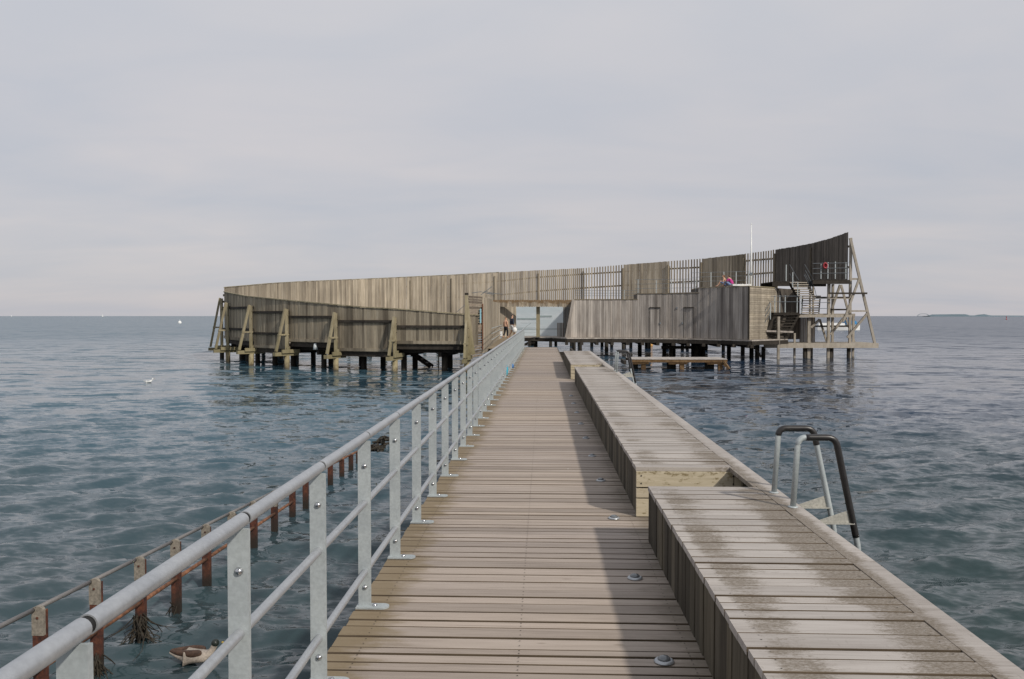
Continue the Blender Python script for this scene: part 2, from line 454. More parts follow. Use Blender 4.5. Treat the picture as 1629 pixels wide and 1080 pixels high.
_cube = {}
def cube_mesh(name, m):
    k = m.name
    if k not in _cube:
        b = MB().box((0, 0, 0), (1, 1, 1))
        me = bpy.data.meshes.new('timber_' + k); me.from_pydata(b.v, [], b.f); me.materials.append(m); _cube[k] = me
    return _cube[k]
def beam(name, p, q, w, h, m, parent=None):
    """one straight timber from p to q as its own object (shared unit mesh)"""
    p, q = Vector(p), Vector(q)
    o = bpy.data.objects.new(name, cube_mesh(name, m))
    o.matrix_basis = Matrix.LocRotScale((p + q) / 2, (q - p).to_track_quat('X', 'Z'), Vector(((q - p).length, w, h)))
    return link(o, parent)
def upright(name, x, y, z0, z1, w, t, ang, m, parent=None):
    """vertical board at x,y: w along direction ang, t across"""
    o = bpy.data.objects.new(name, cube_mesh(name, m))
    o.matrix_basis = Matrix.LocRotScale(Vector((x, y, (z0 + z1) / 2)), Euler((0, 0, ang)), Vector((w, t, z1 - z0)))
    return link(o, parent)
def stuff(o): o['kind'] = 'stuff'; return o

def interp(tab, x):
    xs = [a for a, b in tab]; ys = [b for a, b in tab]
    return float(np.interp(x, xs, ys))

# ------------------------------------------------------------------ the sea
def make_sea():
    ang = np.concatenate([np.linspace(-math.pi, -0.80, 50, endpoint=False), np.linspace(-0.80, 0.72, 720, endpoint=False),
                          np.linspace(0.72, math.pi, 50, endpoint=False)])
    rad = [0.6]
    while rad[-1] < 16000:
        r0 = rad[-1]
        rad.append(r0 + max(0.028, min(r0 * (0.0075 if r0 < 30 else 0.0105 if r0 < 90 else 0.02 if r0 < 400 else 0.12), 4000)))
    rad = np.array(rad)
    na, nr = len(ang), len(rad)
    A, R = np.meshgrid(ang, rad)
    X = R * np.sin(A); Y = R * np.cos(A)
    Z = np.zeros_like(X)
    dr = np.gradient(rad)[:, None]
    K = 150
    lam = np.exp(rng.uniform(math.log(0.17), math.log(1.8), K))
    for i in range(K):
        l = lam[i]; k = 2 * math.pi / l
        th = math.radians(100) + rng.normal(0, 0.40)        # crests lie mostly across the view
        kx, ky = k * math.cos(th), k * math.sin(th)
        slope = 0.052 * (1.0 if l < .7 else (.7 / l) ** .75)
        a = slope / k
        fade = np.clip((l / np.maximum(dr, R * 0.0022) - 2.2) / 2.5, 0, 1)
        ph = rng.uniform(0, 2 * math.pi)
        gust = 0.8 + 0.45 * np.sin(X * rng.uniform(.02, .12) + Y * rng.uniform(.02, .14) + ph * 3)
        w = np.sin(kx * X + ky * Y + ph + 1.2 * np.sin(.31 * X - .23 * Y + i) + .7 * np.sin(.8 * X + .5 * Y + 2.1 * i))
        Z += a * fade * gust * (w + 0.35 * (w * w - .5))
    Z *= np.clip(1.2 - R / 600, 0, 1)
    V = np.stack([X, Y, Z], -1).reshape(-1, 3)
    V = np.vstack([V, [[0, 0, 0]]])
    i = np.arange(nr - 1)[:, None]; j = np.arange(na)[None, :]; j2 = (j + 1) % na
    q = np.stack(np.broadcast_arrays(i * na + j, (i + 1) * na + j, (i + 1) * na + j2, i * na + j2), -1).reshape(-1, 4)
    me = bpy.data.meshes.new('sea')
    nq = len(q); c = len(V) - 1
    tri = np.stack([np.full(na, c), np.arange(na), (np.arange(na) + 1) % na], -1)
    me.vertices.add(len(V)); me.vertices.foreach_set('co', V.ravel())
    me.loops.add(nq * 4 + na * 3)
    me.loops.foreach_set('vertex_index', np.concatenate([q[:, ::-1].ravel(), tri[:, ::-1].ravel()]).astype(np.int32))
    me.polygons.add(nq + na)
    me.polygons.foreach_set('loop_start', np.concatenate([np.arange(nq) * 4, nq * 4 + np.arange(na) * 3]).astype(np.int32))
    me.update(calc_edges=True); me.validate()
    me.polygons.foreach_set('use_smooth', np.ones(len(me.polygons), dtype=bool))
    if me.polygons[0].normal.z < 0: me.flip_normals()
    m, nt, p = mat('sea_water')
    pos = nt.new("ShaderNodeNewGeometry").outputs['Position']
    s = nt.new("ShaderNodeSeparateXYZ"); nt.l.new(pos, s.inputs[0])
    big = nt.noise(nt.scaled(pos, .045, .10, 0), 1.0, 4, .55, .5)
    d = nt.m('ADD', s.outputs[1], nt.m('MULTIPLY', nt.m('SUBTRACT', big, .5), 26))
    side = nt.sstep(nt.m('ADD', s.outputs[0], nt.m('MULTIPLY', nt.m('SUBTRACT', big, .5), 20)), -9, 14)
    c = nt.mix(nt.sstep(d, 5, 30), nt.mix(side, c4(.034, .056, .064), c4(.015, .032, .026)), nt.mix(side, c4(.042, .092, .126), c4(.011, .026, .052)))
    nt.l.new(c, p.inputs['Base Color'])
    p.inputs['IOR'].default_value = 1.42
    geo = nt.new("ShaderNodeNewGeometry")
    dist = nt.new("ShaderNodeVectorMath", operation='LENGTH'); nt.l.new(pos, dist.inputs[0]); dd = dist.outputs['Value']
    nt.l.new(nt.m('ADD', .06, nt.m('MULTIPLY', nt.sstep(dd, 20, 160), .20)), p.inputs['Roughness'])
    g = nt.m('ADD', .45, nt.m('MULTIPLY', nt.sstep(nt.noise(nt.scaled(pos, .022, .07, 1), 1.0, 4, .6, .6), .3, .7), .95))
    tot = geo.outputs['Normal']
    # ripple slopes of three sizes: where the mesh is too coarse for them they take over from it
    for sx, sy, det, ax, ay, f in ((.36, 1.0, 2, .50, 1.60, nt.m('MULTIPLY', nt.sstep(dd, 14, 45), nt.m('SUBTRACT', 1.0, nt.m('MULTIPLY', nt.sstep(dd, 80, 400), .35)))), (1.5, 3.9, 2, .60, 1.35, nt.m('MULTIPLY', nt.m('ADD', .42, nt.m('MULTIPLY', nt.sstep(dd, 8, 34), .40)), nt.m('SUBTRACT', 1.0, nt.m('MULTIPLY', nt.sstep(dd, 40, 160), .7)))),
                                   (5.5, 12., 3, .65, 1.0, nt.m('SUBTRACT', 1.0, nt.m('MULTIPLY', nt.sstep(dd, 14, 50), .75)))):
        t = nt.new("ShaderNodeTexNoise"); nt.l.new(nt.scaled(pos, sx, sy, 1), t.inputs['Vector'])
        t.inputs['Scale'].default_value = 1; t.inputs['Detail'].default_value = det; t.inputs['Distortion'].default_value = .3
        sub = nt.new("ShaderNodeVectorMath", operation='SUBTRACT'); nt.l.new(t.outputs['Color'], sub.inputs[0]); sub.inputs[1].default_value = (.5, .5, .5)
        mul = nt.new("ShaderNodeVectorMath", operation='MULTIPLY'); nt.l.new(sub.outputs[0], mul.inputs[0]); mul.inputs[1].default_value = (ax, ay, 0)
        sc_ = nt.new("ShaderNodeVectorMath", operation='SCALE'); nt.l.new(mul.outputs[0], sc_.inputs[0]); nt.l.new(nt.m('MULTIPLY', f, g), sc_.inputs['Scale'])
        ad = nt.new("ShaderNodeVectorMath", operation='ADD'); nt.l.new(tot, ad.inputs[0]); nt.l.new(sc_.outputs[0], ad.inputs[1]); tot = ad.outputs[0]
    nrm = nt.new("ShaderNodeVectorMath", operation='NORMALIZE'); nt.l.new(tot, nrm.inputs[0])
    nt.l.new(nrm.outputs[0], p.inputs['Normal'])
    me.materials.append(m)
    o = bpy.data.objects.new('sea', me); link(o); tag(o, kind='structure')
make_sea()

# far coast on the right horizon
def coast(name, pts, Y, label, cat, m='hill', depth=160):
    b = MB(); base = -2.0
    P = [at(px, 503, Y) for px, _ in pts]
    top = [zat(P[i].x, Y, pts[i][1]) for i in range(len(pts))]
    n = len(pts); vs = []
    for i in range(n): vs += [(P[i].x, Y, base), (P[i].x, Y + depth * .35, max(top[i], base + .1)), (P[i].x, Y + depth, base)]
    fs = []
    for i in range(n - 1):
        a, c = i * 3, (i + 1) * 3
        fs += [(a, c, c + 1, a + 1), (a + 1, c + 1, c + 2, a + 2)]
    b.add(vs, fs)
    o = b.build(name, M[m]); tag(o, kind='structure')
hx = np.linspace(1484, 1640, 120)
hp = []
for q in hx:
    h = interp([(1484, 0), (1492, 1.7), (1518, 1.9), (1522, 2.0), (1545, 2.0), (1552, .4), (1562, .5), (1566, 1.4), (1576, 2.1), (1582, .9), (1588, .4), (1629, .3), (1640, .2)], q)
    hp.append((float(q), 502.2 - h * 1.25 - .25 * math.sin(q * 1.9) * (h > 1)))
coast('hills', hp, 4200, '', '')

ab = empty('arch_bridge', (at(1468, 502, 4100).x, 4100, 0), 'faint arched structure on the horizon left of the low hills', 'bridge')
q0, q1 = at(1459, 502, 4100), at(1478.5, 502, 4100)
MB().tube([Vector((q0.x + (q1.x - q0.x) * f, 4100, 1 + 12.5 * (1 - (2 * f - 1) ** 4))) for f in np.linspace(0, 1, 15)], 1.1, 6).build('arch', M['hill'], ab)
MB().box(((q0.x + q1.x) / 2, 4100, 3.0), (q1.x - q0.x, 8, 1.2)).build('bridge_deck', M['hill'], ab)

# ------------------------------------------------------------------ the pier: deck
pier = empty('wooden_pier', (0, 22, DECK), 'long pier deck of crosswise weathered boards leading out to the sea bath', 'pier')
BW_NAIL = MB()
def plank_mesh(x0, x1, y0, y1, zt, th, ch=0.004, tilt=0.0):
    z1, z0 = zt, zt - th
    prof = [(y0, z0), (y1, z0), (y1, z1 - ch), (y1 - ch, z1), (y0 + .002, z1), (y0, z1 - .002)]
    vs = [(x0, y, z) for y, z in prof] + [(x1, y, z + tilt) for y, z in prof]
    n = 6
    fs = [tuple(range(n)), tuple(range(n, 2 * n))[::-1]] + [(i, n + i, n + (i + 1) % n, (i + 1) % n) for i in range(n)]
    return vs, fs
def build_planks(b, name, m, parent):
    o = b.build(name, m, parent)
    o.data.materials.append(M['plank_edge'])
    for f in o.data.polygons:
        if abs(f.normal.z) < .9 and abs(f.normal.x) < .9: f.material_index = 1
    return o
random.seed(21)
meas = [3.847, 3.944, 4.045, 4.123, 4.265, 4.403, 4.497, 4.635, 4.784, 4.894, 5.026, 5.183]
ys = [0.7]
while ys[-1] < 3.70: ys.append(ys[-1] + random.choice((.095, .12, .145)))
ys = [y for y in ys if y < 3.76] + meas
while ys[-1] < 44.4: ys.append(ys[-1] + random.choice((.093, .098, .12, .143, .143)))
far = MB(); cnt = 0
for i in range(len(ys) - 1):
    g_ = random.choice((.002, .0025, .004, .007)); y0, y1 = ys[i] + g_, ys[i + 1] - random.choice((.002, .003, .005))
    xr = 1.60 if ys[i] < 29.9 else .745
    xl = -1.085 + random.uniform(-.006, .006)
    vs, fs = plank_mesh(xl, xr, y0 + random.uniform(0, .002), y1, DECK + random.uniform(-.004, .0015), .034, .007)
    if cnt < 298:
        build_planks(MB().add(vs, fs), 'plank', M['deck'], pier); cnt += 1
    else: far.add(vs, fs)
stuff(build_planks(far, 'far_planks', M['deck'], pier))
# screw heads in rows where the joists lie
nb = MB()
for i in range(len(ys) - 1):
    if ys[i] > 17: break
    for xx in (-.12, -.125 + .86, -.93):
        for f in (.28, .72):
            yy = ys[i] + (ys[i + 1] - ys[i]) * f
            nb.add([(xx + .0042 * math.cos(a), yy + .0042 * math.sin(a), DECK + .0018) for a in np.linspace(0, 2 * math.pi, 6, endpoint=False)], [tuple(range(6))])
stuff(nb.build('screw_heads', M['dark'], pier))
for xx in (-.95, -.12, .74, 1.5):
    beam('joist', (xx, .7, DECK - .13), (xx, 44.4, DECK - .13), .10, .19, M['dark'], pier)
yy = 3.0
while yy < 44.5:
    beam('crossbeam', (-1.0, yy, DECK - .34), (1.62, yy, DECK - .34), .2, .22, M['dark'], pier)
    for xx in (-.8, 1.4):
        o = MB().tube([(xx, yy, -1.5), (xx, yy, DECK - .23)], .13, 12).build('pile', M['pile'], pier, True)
    yy += 4.1

# ------------------------------------------------------------------ benches
def bench(y0, y1, lab, xl=0.79, end_fade=True):
    root = empty('timber_bench', ((xl + 1.72) / 2, (y0 + y1) / 2, DECK), lab, 'bench', 'bench platforms along the right edge of the pier')
    y = y0 + (.0 if end_fade else 0); n = 0
    rest = MB()
    while y < y1 - .06:
        w = random.choice((.093, .098, .12, .143, .143, .155))
        ye = min(y + w, y1)
        xr = 1.60 + random.choice((0, 0, 0, .0)) + random.uniform(-.004, .004)
        vs, fs = plank_mesh(xl + random.uniform(-.003, .003), xr, y + random.choice((.002, .003, .005)), ye - random.choice((.0025, .004)), BENCH + random.uniform(-.003, .0015), .034, .007)
        if n == 0: MB().add(vs, fs).build('plank', M['bench'], root)
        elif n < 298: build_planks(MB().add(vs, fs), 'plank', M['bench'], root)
        else: rest.add(vs, fs)
        n += 1; y = ye
    if rest.v: stuff(rest.build('far_planks', M['bench'], root))
    # side boarding: upright boards down to the deck
    y = y0 + .01; n = 0; rest = MB()
    while y < y1 - .03:
        w = random.choice((.093, .12, .143)) if y < 12 else .14
        ye = min(y + w, y1)
        dx = random.uniform(0, .005)
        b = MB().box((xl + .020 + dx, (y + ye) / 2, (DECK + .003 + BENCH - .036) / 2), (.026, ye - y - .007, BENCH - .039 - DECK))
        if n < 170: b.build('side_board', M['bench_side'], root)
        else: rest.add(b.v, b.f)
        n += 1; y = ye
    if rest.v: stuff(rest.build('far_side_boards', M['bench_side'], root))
    MB().box((xl + .06, (y0 + y1) / 2, BENCH - .12), (.045, y1 - y0 - .08, .14)).build('rail_beam', M['dark'], root)
    MB().box((1.55, (y0 + y1) / 2, (DECK + BENCH) / 2 - .03), (.05, y1 - y0 - .08, BENCH - DECK - .09)).build('rear_board', M['bench_side'], root)
    # boards of the end that faces us
    for za, zb, xa in ((BENCH - .165, BENCH - .037, 1.602), (BENCH - .255, BENCH - .178, 1.58), (DECK + .004, BENCH - .266, 1.58)):
        MB().box(((xl + xa) / 2, y0 - .017, (za + zb) / 2), (xa - xl, .034, zb - za)).build('end_board', M['bench_end'], root)
    MB().box((1.66, y0 - .017, BENCH - .14), (.10, .034, .17)).build('end_board', M['bench_end'], root)
    nb = MB()
    for xx in (.865, 1.555):
        yy = y0
        while yy < min(y1, 16):
            nb.add([(xx + random.uniform(-.004, .004) + .0032 * math.cos(a), yy + .0032 * math.sin(a), BENCH + .0018) for a in np.linspace(0, 2 * math.pi, 6, endpoint=False)], [tuple(range(6))])
            yy += random.choice((.045, .07, .075))
    for xx in (.83, 1.6):
        for zz in (-.07, -.135):
            nb.box((xx, y0 - .035, BENCH + zz), (.011, .004, .011))
    if y0 < 16: stuff(nb.build('screw_heads', M['dark'], root))
    return root
bench(1.2, 6.17, 'nearest low bench platform, its boards heavily stained brown along both edges')
bench(6.94, 20.7, 'long middle bench platform with pale stacked boards on the end facing us')
bench(22.0, 30.0, 'short farthest bench platform near where the pier deck ends', xl=.745)
# outer edge boards running along the water side, one line past all benches
edge = empty('edge_kerb', (1.68, 16, DECK), 'narrow lengthwise edge boards on the water side of the benches', 'edge boards')
y = 1.2
while y < 29.9:
    ye = min(y + random.choice((2.1, 2.6, 3.1)), 30.0)
    MB().box((1.6685, (y + ye) / 2, BENCH - .021), (.129, ye - y - .006, .042)).build('edge_board', M['bench'], edge)
    y = ye
for y in np.arange(1.3, 30, .9):
    MB().box((1.655, y, (BENCH + DECK) / 2 - .03), (.07, .07, BENCH - DECK - .03)).build('support', M['bench_side'], edge)
MB().box((1.716, 15.6, BENCH - .14), (.03, 28.7, .18)).build('fascia', M['bench_side'], edge)
for ya, yb in ((6.175, 6.90), (20.705, 21.96)):
    yy = ya
    while yy < yb - .05:
        MB().box((1.590, yy + .056, BENCH - .017), (.024, .104, .034)).build('bridging_board', M['bench'], edge)
        yy += .112
# deck lights
_dl = {}
def deck_light(y, k):
    root = empty('deck_light', (.597, y, DECK), ['nearest steel dome deck light beside the near bench', 'second deck light from the camera, beside the near bench',
        'deck light in the sunlit gap between the near and middle benches', 'first deck light beside the middle bench', 'second deck light beside the middle bench',
        'third deck light beside the middle bench', 'fourth deck light beside the middle bench', 'fifth deck light beside the middle bench',
        'sixth deck light beside the middle bench', 'seventh deck light beside the middle bench'][k], 'deck light', 'round steel deck lights beside the benches')
    if not _dl:
        a = MB().lathe((0, 0, 0), [(.050, 0.001), (.050, .003), (.044, .010), (.036, .013), (.033, .012)], 24)
        b = MB().lathe((0, 0, 0), [(.032, .0125), (.030, .019), (.022, .026), (.010, .029)], 18)
        for nm, q, mm in (('ring', a, M['galv_tube']), ('dome', b, M['glassdome'])):
            me = bpy.data.meshes.new(nm); me.from_pydata(q.v, [], q.f); me.materials.append(mm)
            me.polygons.foreach_set('use_smooth', [True] * len(me.polygons)); _dl[nm] = me
    for nm in ('ring', 'dome'):
        o = bpy.data.objects.new(nm, _dl[nm]); o.location = (.597, y, DECK); link(o, root)
M['glassdome'] = metal('lamp_dome', (.16, .17, .18), .10, .2)
for k, y in enumerate((4.0, 5.28, 6.85, 8.42, 9.9, 11.35, 12.85, 14.35, 15.85, 17.35)):
    deck_light(y, k)

# ------------------------------------------------------------------ steel railing
rail = empty('steel_railing', (-1.04, 22, DECK), 'galvanised steel railing with three tubes along the left edge of the pier', 'railing')
RX = -1.035
def shared(name, b, m, smooth=False):
    me = bpy.data.meshes.new(name); me.from_pydata(b.v, [], b.f); me.materials.append(m)
    if smooth: me.polygons.foreach_set('use_smooth', [True] * len(me.polygons))
    return me
pm = MB()
pm.box((0, 0, .485), (.072, .010, .965)); pm.box((.030, .012, .4855), (.010, .0125, .955))
post_me = shared('post', pm, M['galv'])
bp = MB()
# rounded foot plate reaching onto the deck
pl = [(-.05, -.04), (.10, -.04)] + [(.10 + .04 * math.sin(a), -.04 * math.cos(a)) for a in np.linspace(.3, 2.84, 7)] + [(.10, .04), (-.05, .04)]
bp.prism(pl, .001, .011)
plate_me = shared('base_plate', bp, M['galv'])
bo = MB().lathe((0, 0, 0), [(.015, 0), (.015, .003), (.010, .011), (.004, .014)], 12)
bolt_me = shared('bolt', bo, M['steel'], True)
def seg_mesh(r, L):
    b = MB(); n = 20
    b.tube([(0, 0, 0), (0, L, 0)], r, n, caps=False)
    b.tube([(0, L, 0), (0, 0, 0)], r * .84, n, caps=False)
    vs = []; base = len(b.v)
    for y in (0, L):
        for rr in (r, r * .84):
            vs += [(rr * math.cos(t * 2 * math.pi / n), y, rr * math.sin(t * 2 * math.pi / n)) for t in range(n)]
    fs = []
    for e in (0, 1):
        o = e * 2 * n
        for t in range(n):
            u = (t + 1) % n; fs.append((o + t, o + u, o + n + u, o + n + t))
    b.add(vs, fs); return b
SP = .98
seg_me = {}
for r in (.0245, .0185): seg_me[r] = shared('tube', seg_mesh(r, SP - .022), M['galv_tube'], True)
slv_me = {}
for r in (.0245, .0185): slv_me[r] = shared('sleeve', MB().tube([(0, -.04, 0), (0, .04, 0)], r * .80, 16), M['gap'], True)
NP = 44
for k in range(NP):
    y = 1.75 + SP * k - (SP if False else 0)
    p = bpy.data.objects.new('post', post_me); p.location = (RX - .004, y, DECK + .008); link(p, rail)
    q = bpy.data.objects.new('base_plate', plate_me); q.location = (RX, y, DECK); link(q, p)
    for (bx, bz, ori) in ((.0, .83, 0), (.0, .12, 0), (.055, .011, 1)):
        w = bpy.data.objects.new('bolt', bolt_me)
        w.location = (RX + bx, y - (.005 if not ori else .0), DECK + bz)
        if not ori: w.rotation_euler = (math.pi / 2, 0, 0)
        link(w, p)
for k in range(-1, NP - 1):
    y = 1.75 + SP * k + .045
    for zz, r in ((.998, .0245), (.615, .0185), (.21, .0185)):
        o = bpy.data.objects.new('rail_tube', seg_me[r]); o.location = (RX, y + .006, DECK + zz); link(o, rail)
        o['label'] = 'top handrail tube' if zz > .9 else 'middle rail tube' if zz > .5 else 'lower rail tube'
        s_ = bpy.data.objects.new('sleeve', slv_me[r]); s_.location = (RX, y, DECK + zz); link(s_, o)

# things by the railing foot
def bottle(x, y, m, lab, kind):
    r = empty('swim_' + kind, (x, y, DECK), lab, kind)
    return r
t = MB().lathe((0, 0, 0), [(.05, 0), (.065, .02), (.07, .16), (.055, .20)], 14)
P = gy(803, 598, DECK)
r = empty('bucket', (P.x, P.y, DECK), 'small teal bucket at the foot of the railing on the left deck edge', 'bucket')
MB().lathe((P.x, P.y, DECK), [(.07, .002), (.085, .06), (.10, .24), (.09, .245)], 16).build('shell', M['teal'], r, True)
MB().tube([(P.x + .095 * math.cos(a), P.y, DECK + .23 + .09 * math.sin(a)) for a in np.linspace(0, math.pi, 9)], .006, 6).build('handle', M['teal'], r, True)
P = gy(810, 586, DECK)
r = empty('cloth_bag', (P.x, P.y, DECK), 'dark blue bag lying on the deck just beyond the teal bucket', 'bag')
MB().lathe((P.x, P.y, DECK), [(.13, .002), (.17, .05), (.15, .13), (.07, .17)], 14).build('bag_body', M['blue'], r, True)
MB().tube([(P.x + .07 * math.cos(a), P.y, DECK + .15 + .09 * math.sin(a)) for a in np.linspace(0, math.pi, 9)], .01, 6).build('handle', M['blue'], r, True)

# ------------------------------------------------------------------ bathing ladders
def arc_path(pts, rad, n=6):
    """round the corners of a polyline"""
    pts = [Vector(p) for p in pts]; res = [pts[0]]
    for i in range(1, len(pts) - 1):
        a, b, c = pts[i - 1], pts[i], pts[i + 1]
        u = (a - b).normalized(); v = (c - b).normalized()
        s, e_ = b + u * rad, b + v * rad
        for k in range(n + 1):
            t = k / n; res.append((1 - t) ** 2 * s + 2 * t * (1 - t) * b + t * t * e_)
    res.append(pts[-1]); return res
def ladder(y0, lab, hoops, dx=0.0):
    root = empty('bathing_ladder', (1.68 + dx, y0, BENCH), lab, 'ladder', 'steel bathing ladders on the water side of the pier')
    for y, legm, gripm in hoops:
        xb = 1.672 + dx
        pts = [(xb, y, BENCH + .001), (xb + .03, y, BENCH + .47), (xb + .275, y, BENCH + .47), (xb + .435, y, BENCH - .28), (xb + .46, y, -.5)]
        path = arc_path(pts, .055)
        # lower galvanised tube, dark grip sleeved over the top bend
        MB().tube(path, .0195, 14).build('side_rail', M['galv'], root, True)
        a, b_ = gripm
        gp = []
        acc = 0.0
        # resample
        L = [0.0]
        for i in range(1, len(path)): L.append(L[-1] + (path[i] - path[i - 1]).length)
        def P_at(s):
            for i in range(1, len(path)):
                if L[i] >= s: return path[i - 1].lerp(path[i], (s - L[i - 1]) / max(L[i] - L[i - 1], 1e-6))
            return path[-1]
        MB().tube([P_at(s) for s in np.linspace(a, b_, 40)], .0222, 14).build('grip', M['black_grip'], root, True)
        MB().lathe((xb, y, BENCH), [(.034, .001), (.034, .006), (.024, .010)], 14).build('foot_flange', M['galv'], root, True)
        # triangular bracket on the pier edge
        zb = BENCH - .10
        b = MB().add([(1.80, y - .004, zb), (xb + .395, y - .004, zb), (xb + .372, y - .004, zb + .085),
                      (1.80, y + .004, zb), (xb + .395, y + .004, zb), (xb + .372, y + .004, zb + .085)],
                     [(0, 1, 2), (3, 5, 4), (0, 3, 4, 1), (1, 4, 5, 2), (2, 5, 3, 0)])
        b.box(((1.735 + xb + .40) / 2, y, zb - .004), (xb + .40 - 1.735, .05, .006))
        b.build('bracket', M['pale_cap'], root)
    ya, yb = hoops[0][0], hoops[-1][0]
    for z in (BENCH - .45, BENCH - .75, BENCH - 1.05, BENCH - 1.35, BENCH - 1.65):
        xx = 1.672 + dx + .435 + .02
        beam('rung', (xx, ya, z), (xx, yb, z), .07, .03, M['galv'], root)
ladder(5.72, 'near bathing ladder with two dark-topped steel hoops beside the closest bench', [(5.50, 0, (.50, 1.36)), (5.95, 0, (.42, .80))])
ladder(18.9, 'far bathing ladder of two steel hoops beside the middle bench', [(18.6, 0, (.46, 1.40)), (19.1, 0, (.46, 1.10))])

# ------------------------------------------------------------------ rusty railing standing in the water
HX = -4.12 * EYE / 3.3
rr = empty('rusty_railing', (HX, 12, 0), 'rusty railing with a grey handrail standing in the water left of the pier', 'railing')
ry = [6.46, 7.3, 8.13, 8.94, 9.77, 10.6, 11.4, 12.3, 13.2, 13.95, 14.75, 15.6, 16.5, 17.3, 18.0]
ry = [ry[0] - 1.65, ry[0] - .82] + ry
def rz(y):   # height of the handrail line
    return max(.12, .90 - .053 * (y / .9545 - 6.46)) * .9545
for i, y in enumerate(ry):
    y *= .9545
    zt = rz(y)
    w = .088
    b = MB()
    b.box((HX, y, (zt - 1.6) / 2 + .0), (w, .02, zt + 1.6)); b.box((HX + w / 2 - .008, y + .03, (zt - 1.6) / 2), (.014, .05, zt + 1.58))
    p = b.build('post', M['rust'], rr)
    if y < 12.0:
        c = MB()
        pts = [(-w / 2 - .003, -.20), (w / 2 + .003, -.20), (w / 2 + .003, .0)] + [((w / 2 + .003) * math.cos(a), .03 * math.sin(a)) for a in np.linspace(.3, 2.84, 7)] + [(-w / 2 - .003, .0)]
        n = len(pts)
        c.add([(HX + px_, y - .014, zt + pz) for px_, pz in pts] + [(HX + px_, y + .016, zt + pz) for px_, pz in pts],
              [tuple(range(n)), tuple(range(n, 2 * n))[::-1]] + [(k, n + k, n + (k + 1) % n, (k + 1) % n) for k in range(n)])
        c.build('cap_plate', M['worn_cap'], p)
        MB().box((HX, y - .017, zt - .06), (.016, .008, .016)).build('bolt', M['rust'], p)
for i in range(len(ry) - 1):
    ya, yb = ry[i] * .9545, ry[i + 1] * .9545
    if ya < 12.0:
        MB().tube([(HX - .035, ya, rz(ya) - .0), (HX - .035, yb, rz(yb) - .0)], .019, 12).build('handrail_tube', M['dull_tube'], rr, True)
    else:
        MB().tube([(HX, ya, rz(ya)), (HX, yb, rz(yb))], .022, 10).build('rusty_tube', M['orange_rail'], rr, True)
    if ya < 12.5:
        MB().tube([(HX + .01, ya, .46 * rz(ya)), (HX + .01, yb, .46 * rz(yb))], .021, 12).build('rusty_tube', M['orange_rail'], rr, True)
# weed hanging on posts
def weed(y, z0, n, spread, lab):
    b = MB()
    for _ in range(n):
        a = random.uniform(0, 2 * math.pi); r0 = random.uniform(.02, .065)
        p = Vector((HX + r0 * math.cos(a), y + r0 * math.sin(a) - .01, z0 + random.uniform(-.12, .06)))
        pts = [p]; d = Vector((math.cos(a) * spread * .3, math.sin(a) * spread * .3, -.07))
        for _k in range(random.randint(2, 6)):
            d = d + Vector((random.uniform(-.05, .05), random.uniform(-.05, .05), random.uniform(-.03, .03)))
            pts.append(pts[-1] + d)
        b.tube(pts, [.006 * (1 - .7 * k / len(pts)) for k in range(len(pts))], 4, False)
    o = b.build('seaweed', M['weed'], None)
    tag(o, lab, 'seaweed', 'seaweed caught on the rusty railing'); o['kind'] = 'stuff'
weed(7.3 * .9545, .14, 60, .02, 'dry seaweed strands hanging on the rusty post nearest the frame corner')
weed(8.13 * .9545, .20, 90, .02, 'thick clump of dry seaweed wrapped around a rusty post')
weed(8.94 * .9545, .07, 12, .02, 'thin seaweed strands low on a rusty post')
b = MB()
for _ in range(60):
    p = Vector((HX + random.uniform(-.12, .12), random.uniform(18.6, 20.6), random.uniform(-.03, .14)))
    b.tube([p, p + Vector((random.uniform(-.1, .1), random.uniform(-.2, .2), random.uniform(-.05, .07))), p + Vector((random.uniform(-.2, .2), random.uniform(-.4, .4), random.uniform(-.15, .05)))], .022, 5)
o = b.build('seaweed', M['weed']); tag(o, 'dark weed heap at the far end of the rusty railing', 'seaweed', 'seaweed caught on the rusty railing', 'stuff')

# ------------------------------------------------------------------ sea bath, plan: a ring that opens as a spiral on the right
CX, CY, R0 = -3.0, 67.5, 22.0
def ring(th_deg, r):
    t = math.radians(th_deg); return Vector((CX + r * math.cos(t), CY + r * math.sin(t), 0))
def rad_of(th):          # back wall radius, th in degrees: 180 left .. 90 back .. -12 right end
    if th >= 90: return R0
    return R0 + 4.3 * ((90 - th) / 102.0)
TH_END = -12.0
def px_of(v): return proj((v.x, v.y, EYE))[0]
